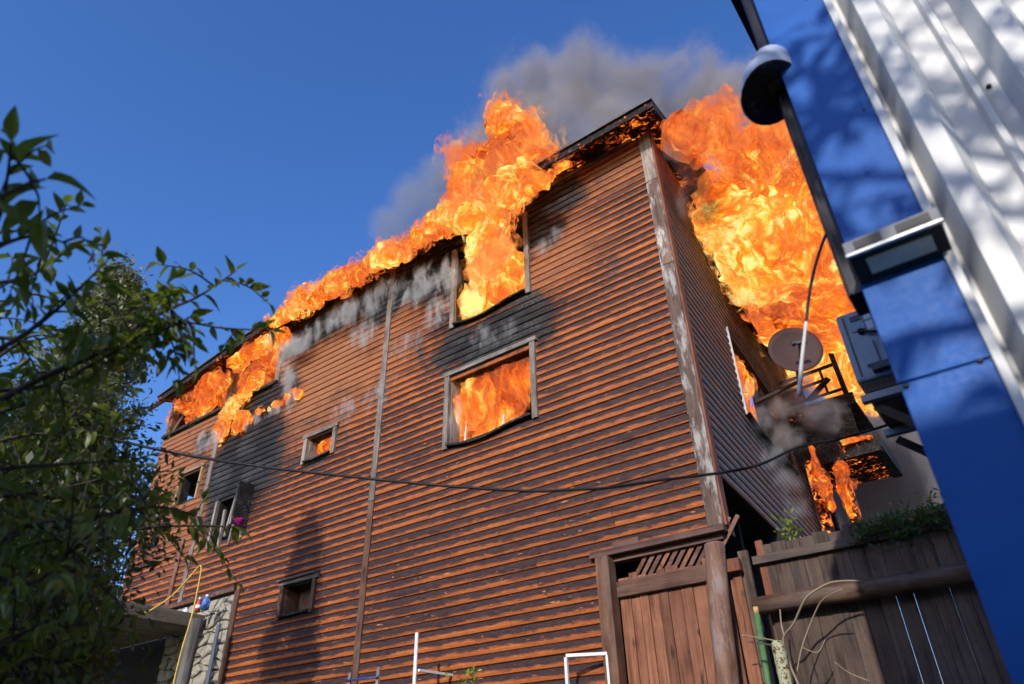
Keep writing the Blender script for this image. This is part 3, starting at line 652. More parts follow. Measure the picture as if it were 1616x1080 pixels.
# ------------------------------------------------------------------ satellite dish on the gable side
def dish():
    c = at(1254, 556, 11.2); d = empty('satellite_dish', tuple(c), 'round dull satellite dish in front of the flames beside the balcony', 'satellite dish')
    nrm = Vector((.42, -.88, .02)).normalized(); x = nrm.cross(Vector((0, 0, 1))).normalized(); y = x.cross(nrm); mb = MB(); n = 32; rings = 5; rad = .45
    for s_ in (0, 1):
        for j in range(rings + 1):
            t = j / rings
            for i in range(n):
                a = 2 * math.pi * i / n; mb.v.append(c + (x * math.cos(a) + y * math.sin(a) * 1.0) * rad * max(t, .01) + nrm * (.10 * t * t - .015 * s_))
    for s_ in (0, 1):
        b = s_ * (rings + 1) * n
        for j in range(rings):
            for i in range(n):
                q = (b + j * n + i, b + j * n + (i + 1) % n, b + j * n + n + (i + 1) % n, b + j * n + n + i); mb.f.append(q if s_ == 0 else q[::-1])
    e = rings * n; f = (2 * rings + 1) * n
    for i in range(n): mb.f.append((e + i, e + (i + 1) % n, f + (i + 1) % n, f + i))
    mb.build('reflector', plain_mat('dish_red_grey_in_shade', (.050, .026, .026), .75, 0, .25, 9.), d, True)  # reflector coloured dark to stand for the shade it hangs in
    h = c + nrm * .42 - y * .08
    MB().bar(c - y * rad * .95, h, .03, .03).build('feed_arm', M['metal_dark'], d); MB().bar(h - x * .12, h + x * .12, .04, .05).build('feed_holder', M['metal_dark'], d)
    for k in (-.08, .08): MB().tube([h + x * k - nrm * .06, h + x * k + nrm * .02], .03, 8).build('converter', M['metal_dark'], d, True)
    MB().bar(c - nrm * .02, c - nrm * .25 - y * .45, .05, .05).build('mount', M['metal_dark'], d); MB().bar(c - nrm * .25 - y * .45, side(3.7, c.z - .45, .0), .05, .05).build('mount', M['metal_dark'], d)
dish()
# ------------------------------------------------------------------ cables
def cable(pts, rad, label, par=None, name='power_cable'):
    o = MB().tube(smooth_path([at(*p) for p in pts], 8), rad, 6).build(name, M['cable'], None, True); return tag(o, label, 'cable')
cable([(-40, 628, 1.5), (20, 644, 1.6), (130, 680, 1.8), (260, 712, 2.1), (400, 735, 2.4), (540, 751, 2.7), (690, 766, 3.0), (830, 775, 3.3), (900, 773, 3.45), (960, 770, 3.6), (1050, 757, 3.9), (1140, 746, 4.2), (1200, 733, 4.4), (1260, 706, 4.6), (1320, 694, 4.8), (1385, 676, 5.0), (1445, 655, 5.1)], .0095, 'thick black cable sagging across the front of the burning house')
cable([(250, 706, 7.0), (330, 722, 7.0), (400, 741, 7.1), (470, 756, 7.2)], .006, 'thin wire running just below the thick black cable at its left')

# ------------------------------------------------------------------ fire and smoke
def blob(u, v, Y, rpx, ry=None, rz=None):
    """centre of photo pixel (u, v) at depth Y; radii given in photo pixels there -> metres"""
    c = at(u, v, Y); k = (c - EYE).length / FPX * math.cos(math.atan(math.hypot(u - CX, v - CY) / FPX))
    rx = rpx * k; return (c, Vector((rx, (ry or rpx) * k, (rz or rpx) * k)))
def hull(name, blobs, voxel, puff=1.0, disp=0., dscale=1., off=0., k=.12):
    """closed surface round the blobs (surface nets on a grid), roughened along its normals"""
    C = np.array([tuple(c) for c, r in blobs]); Rr = np.array([tuple(r) for c, r in blobs]) * puff
    lo = (C - Rr).min(0) - voxel * 3; hi = (C + Rr).max(0) + voxel * 3; n = np.ceil((hi - lo) / voxel).astype(int) + 1
    ax = [lo[i] + voxel * np.arange(n[i]) for i in range(3)]; X, Y, Z = np.meshgrid(*ax, indexing='ij')
    acc = np.zeros(X.shape)
    for c, r in zip(C, Rr):
        d = np.sqrt(((X - c[0]) / r[0]) ** 2 + ((Y - c[1]) / r[1]) ** 2 + ((Z - c[2]) / r[2]) ** 2); acc += np.exp(-d / k)
    f = 1.0 + k * np.log(acc + 1e-30)                       # > 0 inside (smooth union)
    ins = f > 0; cs = tuple(m - 1 for m in n)
    corners = [(i, j, l) for i in (0, 1) for j in (0, 1) for l in (0, 1)]
    sl = lambda A, o: A[o[0]:o[0] + cs[0], o[1]:o[1] + cs[1], o[2]:o[2] + cs[2]]
    cnt = sum(sl(ins, o).astype(int) for o in corners); act = (cnt > 0) & (cnt < 8)
    num = np.zeros(cs + (3,)); den = np.zeros(cs)
    for a_ in corners:
        for x_ in range(3):
            if a_[x_] == 1: continue
            b_ = list(a_); b_[x_] = 1; fa = sl(f, a_); fb = sl(f, b_); m = (fa > 0) != (fb > 0)
            t_ = np.where(m, fa / np.where(fa == fb, 1, fa - fb), 0); p = np.zeros(cs + (3,)); p[...] = a_; p[..., x_] += t_
            num += p * m[..., None]; den += m
    idx = -np.ones(cs, int); idx[act] = np.arange(act.sum()); I = np.argwhere(act)
    V = lo + voxel * (I + num[act] / den[act][:, None]); quads = []
    for x_ in range(3):
        y_, z_ = (x_ + 1) % 3, (x_ + 2) % 3; s0 = [slice(0, m - 1) for m in n]; s1 = [slice(0, m - 1) for m in n]
        s1[x_] = slice(1, n[x_]); A = ins[tuple(s0)]; B = ins[tuple(s1)]; e = np.argwhere(A != B); e = e[(e[:, y_] > 0) & (e[:, z_] > 0)]
        fl = A[e[:, 0], e[:, 1], e[:, 2]]
        def g(dy, dz):
            q = e.copy(); q[:, y_] -= dy; q[:, z_] -= dz; return idx[q[:, 0], q[:, 1], q[:, 2]]
        q = np.stack([g(1, 1), g(0, 1), g(0, 0), g(1, 0)], 1); q[~fl] = q[~fl][:, ::-1]; quads.append(q)
    Q = np.concatenate(quads); Q = Q[(Q >= 0).all(1)]
    me = bpy.data.meshes.new(name); me.from_pydata(V.tolist(), [], Q.tolist()); me.update()
    if disp:
        nr = [v.normal.copy() for v in me.vertices]
        for v, m in zip(me.vertices, nr):
            p = v.co * dscale; v.co += m * disp * mnoise.fractal(Vector((p.x + off, p.y, p.z * .6)), .7, 2.1, 5)
        me.update()
    return me
def blob_field(t, p, blobs):
    """1 at a blob's centre, 0 on its surface"""
    m = None
    for c, r in blobs:
        d = t.vmath('LENGTH', t.vmath('MULTIPLY', t.vmath('SUBTRACT', p, tuple(c)), (1 / r.x, 1 / r.y, 1 / r.z)))
        m = d if m is None else t.new('ShaderNodeMath', {0: m, 1: d, 2: .25}, operation='SMOOTH_MIN').outputs[0]
    return t.math('SUBTRACT', 1.0, m)
FIRE_RAMP = [(0.0, (.10, .018, .004)), (.22, (.55, .055, .004)), (.45, (1.0, .165, .010)), (.66, (1.15, .34, .022)), (.85, (1.25, .66, .085)), (1.0, (1.3, .95, .30))]
def fire(name, blobs, label, scale=1.0, bias=.0, voxel=.10, amp=1.45, heat=.45, strength=1.0, pale=.0, seed=0., shells=9, soot=1.0, disp=.30, inner=.42, rise=.7, edge=.68, thin=1.0):
    """turbulent flame built as nested torn sheets, the inner ones closed, the outer ones ragged"""
    V, F, A = [], [], []
    for k in range(shells):
        q = k / (shells - 1); puff = 1.0 + (inner - 1.0) * q
        me = hull('shell', blobs, voxel, puff, disp * (1.2 - .4 * q) / scale, 1.5 * scale, k * .37)
        n = len(V); V += [v.co.copy() for v in me.vertices]; F += [tuple(i + n for i in p.vertices) for p in me.polygons]; A += [q] * len(me.vertices)
        bpy.data.meshes.remove(me)
    mb = MB(); mb.v = V; mb.f = F; mb.attr = {'depth': A}
    t = NT(name + '_flame'); p0 = t.n.new('ShaderNodeNewGeometry').outputs['Position']
    q = t.new('ShaderNodeAttribute', attribute_name='depth').outputs['Fac']
    p = t.vmath('ADD', p0, (seed * 3.1, seed * 1.7, seed))
    st = t.mapping(p, (1, 1, rise))
    wc = t.noise(st, .8 * scale, 3, .55, 0, color=True)
    wv = t.vmath('SCALE', t.vmath('SUBTRACT', wc, (.5, .5, .5)), scale=1.2 / scale)
    pw = t.vmath('ADD', st, wv)
    n0 = t.noise(t.vmath('ADD', p, (3., 1., 9.)), .6 * scale, 2, .5)                  # hot and sooty zones
    n1 = t.noise(pw, 1.8 * scale, 8, .62, .2)            # billows and torn edges
    n2 = t.noise(t.vmath('ADD', pw, (31., 7., 3.)), 2.5 * scale, 7, .61, .7)   # creases between the billows
    bil = t.math('ABSOLUTE', t.math('SUBTRACT', t.math('MULTIPLY', n2, 2.), 1.))
    e = t.math('ADD', t.math('MULTIPLY', q, .95), t.math('MULTIPLY', t.math('SUBTRACT', n1, edge), amp * 1.5))
    alpha = t.math('MULTIPLY', t.mapr(e, -.10, .20, smooth=True), t.mapr(q, 0., .4, .7 * thin, 1. * thin))
    T = t.math('ADD', t.math('ADD', t.math('MULTIPLY', q, heat), t.math('MULTIPLY', bil, 1.9)), t.math('ADD', t.math('MULTIPLY', t.math('SUBTRACT', n1, .5), 1.9), t.math('ADD', t.math('MULTIPLY', t.math('SUBTRACT', n0, .5), 1.7 * soot), .05 + bias)))
    col = t.ramp(T, FIRE_RAMP)
    col = t.mix(t.mapr(e, -.04, .26, .55, pale), col, (.95, .24, .09))
    em = t.new('ShaderNodeEmission', {'Color': col, 'Strength': strength * .61})
    t.finish(t.new('ShaderNodeMixShader', {0: alpha, 1: t.new('ShaderNodeBsdfTransparent'), 2: em}))
    t.m.cycles.emission_sampling = 'NONE'
    o = mb.build(name, t.m, None, True); tag(o, label, 'fire'); return o
def fireB(name, spec, label, **kw): return fire(name, [blob(*b) for b in spec], label, **kw)

fireB('flames', [(1092, 215, 7.8, 40), (1075, 205, 7.7, 26), (1095, 250, 8.2, 30), (1130, 225, 8.3, 48), (1175, 250, 8.9, 62), (1200, 225, 9.2, 48), (1230, 230, 9.8, 50), (1135, 310, 9.6, 50), (1110, 355, 10.0, 26), (1245, 300, 11, 85), (1290, 260, 11.5, 62), (1195, 390, 10.8, 88), (1270, 395, 11.8, 95), (1180, 440, 11.3, 50), (1300, 480, 13.2, 95), (1320, 400, 12, 85), (1245, 480, 12.8, 70), (1225, 515, 13.5, 40)],
      'huge ball of orange and yellow flames bursting from the gable side of the house', seed=0, bias=.03, scale=.8)
fireB('flames', [(1290, 560, 16.5, 75), (1345, 540, 16.5, 90), (1330, 610, 16.6, 60), (1385, 600, 17, 70), (1260, 510, 16.5, 60)], 'bright yellow flames behind the balcony railing and the satellite dish', seed=8, bias=.22, soot=.5, shells=6)
fire('flames', [(side(3.2, 7.5, -.55), Vector((.6, .7, .9))), (side(4.2, 7.6, -.6), Vector((.6, .9, .9))), (side(3.05, 7.75, -.05), Vector((.22, .38, .65))), (side(3.5, 7.9, -.1), Vector((.25, .4, .5))), (side(5.2, 7.6, -.6), Vector((.6, .9, .9)))], 'fire inside the lower window of the gable side', seed=3, scale=1.5, shells=7, bias=-.08, disp=.2)
fireB('flames', [(732, 480, 8.08, 30, 10, 40), (735, 475, 8.4, 50, 20, 60), (815, 440, 8.4, 50, 20, 60), (755, 480, 8.15, 56, 16, 40), (800, 305, 7.22, 44, 22, 36), (845, 285, 7.22, 30, 14, 20), (745, 340, 7.22, 40, 20, 36), (800, 455, 8.15, 55, 16, 45), (775, 420, 7.95, 62, 22), (775, 370, 7.7, 64, 30), (768, 320, 7.45, 64, 35), (775, 275, 7.4, 62, 40), (805, 225, 7.6, 44), (745, 285, 7.4, 42), (795, 195, 7.8, 30), (835, 215, 7.9, 26), (845, 262, 7.5, 40, 30, 26), (875, 248, 7.5, 22, 20, 14)],
      'tall column of flames rising from the upper street window over the eave', seed=5, bias=.03)
fireB('flames', [(780, 625, 8.45, 100, 30, 90), (745, 650, 8.4, 60, 25, 60), (820, 590, 8.4, 60, 25, 60)], 'orange fire filling the large middle window of the street wall', seed=2, scale=1.0, bias=-.36, soot=1.6, heat=.15, shells=7, pale=.05, rise=.5)
fireB('flames', [(512, 702, 8.26, 30, 12, 24), (524, 692, 8.26, 26, 12, 24), (504, 706, 8.3, 24, 12, 20)], 'small orange fire inside the little window left of centre', seed=4, scale=2.2, shells=6, bias=-.08, disp=.2, voxel=.05)
fireB('flames', [(405, 585, 8.5, 75, 36, 66), (440, 560, 8.4, 56, 30, 56), (370, 620, 8.5, 66, 34, 54), (330, 640, 8.6, 60, 34, 46), (295, 660, 8.6, 50, 30, 34), (420, 560, 8.0, 48, 22, 40), (445, 535, 7.7, 28, 18, 30), (410, 548, 7.62, 44, 18, 20), (375, 572, 7.62, 44, 18, 18), (335, 605, 7.64, 44, 18, 16), (298, 634, 7.66, 36, 16, 14)], 'fire filling the open loggia at the far end of the house', seed=6, scale=1.4, bias=-.16, shells=8, voxel=.09)
fireB('flames', [(352, 680, 7.86, 24, 8, 26), (378, 668, 7.86, 22, 8, 24), (365, 645, 7.84, 22, 9, 26), (385, 622, 7.82, 24, 9, 22), (405, 600, 7.82, 22, 9, 18)] + [(400 + 9 * i + random.uniform(-4, 4), 660 - 5.2 * i + random.uniform(-7, 7), 7.88, random.uniform(5, 10), 5, random.uniform(6, 12)) for i in range(9)], 'low flames licking over the boards under the loggia rail', seed=7, scale=2.6, shells=9, bias=.0, disp=.35, voxel=.05, edge=.70, inner=.5)
fireB('flames', [(470 + 24 * i, 484 - 13.4 * i + 3 * math.sin(i * 2.1), 7.34, 30, 15, 17 + 5 * random.random() + (8 if i > 7 else 0)) for i in range(12)] + [(452, 496, 7.34, 20, 10, 11), (436, 507, 7.34, 16, 8, 8), (520, 440, 7.2, 18, 10, 14), (480, 468, 7.2, 14, 10, 18), (700, 335, 7.2, 30, 14, 20)], 'roll of flames running along the eave left of the tall column', seed=9, scale=1.9, shells=10, bias=.0, disp=.40, voxel=.07, edge=.68, inner=.4)
fireB('flames', [(832, 300, 7.62, 22, 12, 16), (815, 325, 7.7, 22, 12, 18), (862, 282, 7.6, 18, 10, 12), (790, 330, 7.7, 20, 12, 22)], 'curls of dark orange fire under the eave beside the tall column', seed=11, scale=2.2, shells=6, bias=-.12, disp=.3, voxel=.06)
fireB('flames', [(1330, 750, 14.75, 15, 12, 40), (1336, 785, 14.75, 12, 8, 36), (1342, 812, 14.75, 9, 8, 24), (1297, 760, 14.4, 10, 6, 46), (1283, 720, 14.4, 10, 6, 34), (1310, 790, 14.4, 8, 6, 28), (1345, 695, 14.8, 26, 8, 10), (1370, 690, 14.8, 18, 8, 8)], 'flames climbing the burning balcony post', seed=12, scale=1.6, shells=6, bias=-.1, disp=.25, voxel=.08)

HZ = dict(pale=.5, thin=.34, edge=.70, shells=8, inner=.35, bias=.0, disp=.45, heat=.2)
fireB('flames', [(800, 200, 7.7, 62), (840, 235, 7.8, 48), (745, 260, 7.5, 62), (775, 300, 7.3, 82, 40), (720, 330, 7.3, 50, 30, 40), (780, 400, 7.5, 78, 26), (880, 245, 7.5, 34, 20, 20)], 'pale veil of flame torn off the top of the tall column', seed=21, scale=1.2, **HZ)
fireB('flames', [(1100, 205, 7.7, 50), (1150, 215, 8.3, 65), (1215, 215, 9.2, 75), (1290, 250, 11, 90), (1330, 330, 11.5, 90)], 'pale veil of flame along the top of the great fire ball', seed=22, scale=1.0, **HZ)
fireB('flames', [(470 + 30 * i, 474 - 16.4 * i, 7.3, 36, 16, 26) for i in range(9)], 'pale tips of flame above the eave roll', seed=23, scale=2.0, voxel=.08, **HZ)

def smoke(name, blobs, label, dens, col=(.8, .8, .82), scale=1., soft=.5, amp=1.1, edge=.52, step=.25, voxel=.25, g=-.15, seed=0., sharp=.5, stretch=(1, 1, 1), body=.8, tilt=0.):
    me = hull(name, blobs, voxel)
    t = NT(name + '_volume'); p0 = t.coord('Object'); p = t.mapping(t.vmath('ADD', p0, (seed, seed * 2., seed * 3.)), stretch)
    p.node.inputs['Rotation'].default_value = (0, tilt, 0)
    wc = t.noise(p, .6 * scale, 2, .5, 0, color=True)
    pw = t.vmath('ADD', p, t.vmath('SCALE', t.vmath('SUBTRACT', wc, (.5, .5, .5)), scale=.9 / scale))
    n1 = t.noise(pw, 1.1 * scale, 8, .68, .3)
    m = blob_field(t, p0, blobs)
    e = t.math('ADD', t.math('MULTIPLY', t.math('SUBTRACT', t.math('MINIMUM', m, .6), .25), body), t.math('MULTIPLY', t.math('SUBTRACT', n1, edge), amp * 2.))
    d = t.math('MULTIPLY', t.math('MULTIPLY', t.mapr(e, 0., soft, smooth=True), t.mapr(m, 0., .5, smooth=True)), dens)
    pv = t.new('ShaderNodeVolumePrincipled', {'Color': col4(col), 'Density': d, 'Anisotropy': g})
    t.finish(vol=pv); t.m.cycles.volume_step_rate = step
    o = link_mesh(name, me, (0, 0, 0), t.m); tag(o, label, 'smoke', kind='stuff'); return o
def smokeB(name, spec, label, dens, **kw): return smoke(name, [blob(*b) for b in spec], label, dens, **kw)
smokeB('smoke', [(830, 150, 14, 110), (930, 140, 14, 125), (1010, 160, 14.5, 120), (1100, 150, 15, 120), (1190, 165, 15, 120), (870, 230, 13, 140), (980, 220, 13, 120), (790, 230, 13.5, 100), (1260, 190, 15, 100)], 'grey smoke plume drifting up behind the roof of the house', 1.7, col=(.62, .56, .56), scale=.7, soft=1.1, amp=1.1, edge=.50, seed=1, body=1.5)
smokeB('smoke', [(660, 320, 12, 80), (700, 290, 12, 75), (620, 360, 12, 60), (740, 250, 12, 75)], 'thin grey smoke haze left of the tall column of flames', 1.0, col=(.56, .55, .57), scale=.8, soft=.8, amp=.7, edge=.48, seed=3, body=1.2)
smokeB('smoke', [(1095, 290, 8.6, 44), (1075, 330, 8.9, 32), (1112, 335, 9.2, 38), (1062, 240, 7.6, 28), (1085, 255, 8.0, 32)], 'brownish smoke curling round the top corner of the house', 4.5, col=(.46, .40, .40), scale=2.4, soft=.6, amp=.9, edge=.50, seed=5, voxel=.12, body=.9)
smokeB('smoke', [(1275, 640, 12, 48), (1300, 655, 12.5, 48), (1240, 690, 11.8, 40), (1235, 640, 11.8, 34), (1260, 610, 12.2, 38)], 'grey puff of smoke in front of the balcony', 3.2, col=(.55, .52, .52), scale=2.0, soft=.7, amp=.9, edge=.48, seed=6, voxel=.15, body=1.)
smokeB('smoke', [(1215, 720, 10.6, 40), (1245, 760, 11.2, 40), (1200, 660, 10.9, 40), (1255, 800, 11.6, 34), (1180, 620, 10.6, 34)], 'pale steam blowing over the lower boards of the gable side', 1.6, col=(.8, .82, .86), scale=3., soft=.7, amp=1., edge=.52, seed=7, voxel=.12)
smokeB('smoke', [(1400, 720, 22, 150), (1450, 790, 22, 150), (1360, 800, 22, 130), (1350, 700, 23, 80), (1400, 860, 22, 120)], 'flat grey smoke hanging over the yard behind the fence', 2.2, col=(.46, .44, .46), scale=.5, soft=1.0, amp=.9, edge=.46, seed=8, step=.5, body=3.)
W_ = dict(voxel=.07, step=.07, soft=.75, body=.6, g=-.4, stretch=(1, 1, .42), tilt=-.5)
smokeB('smoke', [(500, 520, 7.66, 70, 12, 30), (550, 490, 7.66, 75, 12, 42), (600, 465, 7.66, 70, 12, 52), (470, 545, 7.66, 55, 12, 28), (660, 450, 7.72, 60, 10, 56), (700, 440, 7.72, 45, 10, 56), (690, 490, 7.75, 40, 9, 50), (570, 530, 7.7, 50, 10, 36)], 'white smoke streaming out under the eave over the upper boards', 14., col=(.92, .94, .98), scale=4.2, amp=1.2, edge=.50, seed=9, **W_)
smokeB('smoke', [(450, 555, 7.65, 40, 12, 42), (455, 600, 7.75, 28, 9, 44), (460, 635, 7.78, 22, 8, 34), (425, 538, 7.6, 40, 12, 26)], 'pale smoke pouring down beside the loggia opening', 14., col=(.95, .93, .9), scale=4.2, amp=1.2, edge=.49, seed=10, **W_)
smokeB('smoke', [(320, 700, 7.8, 40, 8, 34), (345, 680, 7.8, 26, 8, 46), (400, 665, 7.85, 46, 6, 20), (430, 650, 7.85, 40, 6, 16)], 'white smoke wisps under the loggia rail', 12., col=(.95, .95, .97), scale=4.6, amp=1.2, edge=.50, seed=11, **W_)
smokeB('smoke', [(790, 525, 7.78, 50, 8, 40), (760, 535, 7.8, 42, 8, 38), (640, 545, 7.8, 60, 7, 46), (600, 620, 7.82, 52, 6, 56), (540, 650, 7.82, 54, 6, 38), (870, 380, 7.8, 50, 7, 40), (720, 660, 7.88, 26, 8, 60)], 'faint smoke veils drifting over the boards round the windows', 9., col=(.9, .91, .95), scale=3.2, amp=1.2, edge=.53, seed=12, **W_)
smokeB('smoke', [(770, 580, 8.22, 60, 10, 20), (810, 560, 8.22, 60, 10, 22), (740, 600, 8.22, 40, 10, 22)], 'dark smoke curling under the head of the large middle window', 12., col=(.10, .07, .06), scale=3., soft=.6, amp=1.1, edge=.50, seed=14, voxel=.07, step=.1)

# ------------------------------------------------------------------ porch, stone wall and small things at the left
def atd(u, v, d): return EYE + ray(u, v).normalized() * d
stone_m = plain_mat('pale_field_stone', (.30, .275, .225), .9, 0, .35, 7., .8)
mortar = plain_mat('mortar', (.10, .09, .075), .95, 0, .3, 12., .6)
sw = empty('stone_wall', (-13.4, 8.0, 1.45), 'rough pale field stone wall beside the porch under the boards', 'wall')
sw['kind'] = 'thing'
MB().box((-14.6, 7.99, 1.42), (-12.43, 8.15, 4.98)).build('mortar', mortar, sw)
MB().box((-14.6, 7.90, 1.42), (-12.43, 7.985, 2.72)).build('plaster_base', plain_mat('old_whitewash', (.55, .54, .52), .85, 0, .2, 5., .5), sw)
nx, nz = 9, 13; gx = lambda i, j: -14.55 + (2.12 * i / nx) + .5 * 2.12 / nx * (j % 2) * (0 < i < nx) ; pts = {}
for j in range(nz + 1):
    for i in range(nx + 1):
        pts[i, j] = (gx(i, j) + .10 * random.uniform(-1, 1) * (0 < i < nx), 2.76 + 2.2 * j / nz + .09 * random.uniform(-1, 1) * (0 < j < nz))
for j in range(nz):
    for i in range(nx):
        q = [pts[i, j], pts[i + 1, j], pts[i + 1, j + 1], pts[i, j + 1]]; cx = sum(p[0] for p in q) / 4; cz = sum(p[1] for p in q) / 4
        mb = MB(); d = .025 + .05 * random.random(); ring = []
        for k in range(4):
            a, b = q[k], q[(k + 1) % 4]; ring += [a, ((a[0] + b[0]) / 2 + .02 * random.uniform(-1, 1), (a[1] + b[1]) / 2 + .02 * random.uniform(-1, 1))]
        for s_, o in ((.90, 0.), (.84, d * .75), (.55, d)):
            for k, p in enumerate(ring): 
                sk = s_ * (.93 if k % 2 == 0 else 1.0); mb.v.append(Vector((cx + (p[0] - cx) * sk, 7.992 - o + .012 * random.uniform(-1, 1) * (o > 0), cz + (p[1] - cz) * sk)))
        for l in range(2):
            for k in range(8): mb.f.append((l * 8 + k, l * 8 + (k + 1) % 8, l * 8 + 8 + (k + 1) % 8, l * 8 + 8 + k))
        mb.f.append(tuple(16 + k for k in range(8)))
        mb.build('stone', stone_m, sw)
porch = empty('porch', (-15, 6.5, 1.3), 'dark porch with a heavy weathered slab roof on a round post', 'porch')
pz = at(330, 992, 7.95).z
MB().box((-18.0, 4.3, pz), (-13.16, 7.86, pz + .24)).build('slab', wood_mat('weathered_slab', (.10, .085, .06), (.19, .165, .13), 'y', 8., blot=.3), porch, bevel=.01)
c = at(303, 1005, 7.35); MB().tube([(c.x, 7.35, 1.3), (c.x, 7.35, 2.8), (c.x + .01, 7.35, pz)], [.125, .12, .115], 14).build('post', wood_mat('grey_post_wood', (.08, .075, .07), (.17, .16, .15), 'z', 10.), porch, True)
MB().tube([(-13.35, 4.6, .9), (-13.35, 4.6, pz)], .11, 12).build('post', M['log'], porch, True)
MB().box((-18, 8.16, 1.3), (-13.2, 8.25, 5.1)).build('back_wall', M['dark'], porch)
# small things standing on the porch slab
for (u, nm, c_, lb, ct, h, w_) in ((291, 'jar', (.7, .7, .72), 'small white jar on the porch slab', 'jar', .13, .055), (309, 'bottle', (.45, .06, .05), 'red and white bottle on the porch slab', 'bottle', .26, .05), (320, 'jug', (.06, .16, .45), 'blue plastic jug at the end of the porch slab', 'jug', .27, .075)):
    p = at(u, 975, 7.6); mm = plain_mat(nm + '_plastic', c_, .4); b = empty(nm, (p.x, 7.6, pz + .24), lb, ct); z0 = pz + .242
    MB().tube([(p.x, 7.6, z0), (p.x, 7.6, z0 + h * .55), (p.x, 7.6, z0 + h * .72), (p.x, 7.6, z0 + h * .85)], [w_, w_, w_ * .8, w_ * .35], 12).build('body', mm, b, True)
    MB().tube([(p.x, 7.6, z0 + h * .85), (p.x, 7.6, z0 + h)], w_ * .42, 10).build('cap', M['white_paint'], b, True)
    if nm == 'bottle': MB().tube([(p.x, 7.6, z0 + h * .2), (p.x, 7.6, z0 + h * .45)], w_ * 1.03, 12).build('label_band', M['white_paint'], b, True)
    if nm == 'jug': MB().tube(smooth_path([(p.x + w_ * .8, 7.6, z0 + h * .65), (p.x + w_ * 1.5, 7.6, z0 + h * .55), (p.x + w_ * 1.4, 7.6, z0 + h * .2), (p.x + w_ * .9, 7.6, z0 + h * .15)], 4), .012, 6).build('handle', mm, b, True)
yr = plain_mat('yellow_rope_fibre', (.62, .42, .07), .8)
tag(MB().tube(smooth_path([at(u, v, y) for u, v, y in ((225, 968, 6.6), (240, 962, 6.7), (272, 940, 6.9), (300, 910, 7.0), (317, 893, 7.05), (313, 925, 7.05), (302, 975, 7.0), (287, 1025, 6.95), (270, 1095, 6.9))], 5), .014, 6).build('yellow_rope', yr, None, True), 'yellow rope looped over a wire above the porch', 'rope')
cable([(255, 880, 7.05), (300, 889, 7.05), (317, 893, 7.05), (345, 900, 7.1), (372, 905, 7.3)], .006, 'thin wire holding up the yellow rope loop')
a = at(346, 985, 7.6); tag(MB().box((a.x - .045, 7.58, 1.3), (a.x + .045, 7.61, a.z)).build('leaning_board', plain_mat('blue_grey_board', (.10, .115, .15), .6), None, bevel=.003), 'narrow blue grey board upright against the stone wall', 'board')
# white pipe frame and railing in front of the boards
pf = empty('pipe_bracket', (-6.95, 7.34, 1.3), 'white upright pipe with a short arm fixed to the boards', 'pipe')
t_ = at(658, 999, 7.34); b_ = at(661, 1058, 7.34); w_ = at(713, 1066, 7.96)
MB().tube([(t_.x, 7.34, 1.3), (t_.x, 7.34, t_.z)], .024, 10).build('upright', M['white_paint'], pf, True); MB().bar((b_.x, 7.34, b_.z), (w_.x, 7.97, b_.z), .035, .03).build('arm', M['white_paint'], pf)
rf_ = empty('white_railing', (-4.8, 7.6, 1.3), 'white square tube railing standing left of the gate post', 'railing')
c_ = at(893, 1035, 7.62); e_ = at(957, 1022, 7.84)
MB().bar((c_.x, 7.62, c_.z), (e_.x, 7.84, c_.z + .0), .035, .035).build('top_bar', M['white_paint'], rf_); MB().bar((c_.x, 7.62, 1.3), (c_.x, 7.62, c_.z - .018), .035, .035).build('upright', M['white_paint'], rf_); MB().bar((e_.x, 7.84, 1.3), (e_.x, 7.84, c_.z - .018), .03, .03).build('upright', M['white_paint'], rf_)
rk_ = empty('drying_rack', (-8.2, 7.2, 1.3), 'small wooden rack with a blue crossbar at the foot of the wall', 'rack')
for u, v in ((553, 1062), (598, 1053)):
    p = at(u, v, 7.2); MB().bar((p.x - .05, 7.2, 1.25), (p.x, 7.2, p.z), .05, .03).build('upright', M['grey_trim'], rk_, bevel=.003)
p = at(548, 1074, 7.17); q = at(596, 1069, 7.17); MB().tube([p, q], .014, 8).build('crossbar', plain_mat('blue_tube', (.03, .06, .26), .4), rk_, True)
# poles by the fence
p = at(1193, 963, 7.6); q = at(1206, 1080, 7.6); gp = empty('green_pole', (q.x, 7.6, 1.4), 'thin green painted pole leaning by the gate', 'pole')
MB().tube([(q.x, 7.6, 1.4), (p.x, 7.6, p.z - .04)], .030, 10).build('shaft', plain_mat('green_paint', (.07, .17, .06), .6, 0, .35, 20.), gp, True); MB().tube([(p.x, 7.6, p.z - .04), (p.x, 7.6, p.z + .03)], .028, 10).build('broken_tip', plain_mat('raw_wood_tip', (.5, .3, .14), .8), gp, True)
rt = NT('flaking_green_paint'); _o = rt.coord('Object'); _n = rt.noise(_o, 26., 5, .65)
rust = rt.finish(rt.principled(rt.mix(rt.mapr(_n, .52, .57), (.36, .38, .24), (.10, .03, .018)), .8, rt.bump(_n, .5, .01)))
p = at(1226, 1012, 7.35); gs = empty('rusty_post', (p.x, 7.35, 1.4), 'pale green flaking rusty post in front of the fence', 'post')
MB().tube([(p.x, 7.35, 1.4), (p.x, 7.35, p.z - .02), (p.x, 7.35, p.z)], [.062, .06, .045], 10).build('shaft', rust, gs, True); MB().bar((p.x - .26, 7.3, p.z + .02), (p.x + .06, 7.33, p.z - .06), .018, .014).build('nailed_stick', M['fence'], gs)
tw = plain_mat('dry_twig_bark', (.28, .22, .15), .85)
vine = empty('dry_vine', tuple(at(1240, 1080, 7.3)), 'leafless dry vine climbing in front of the fence planks', 'vine')
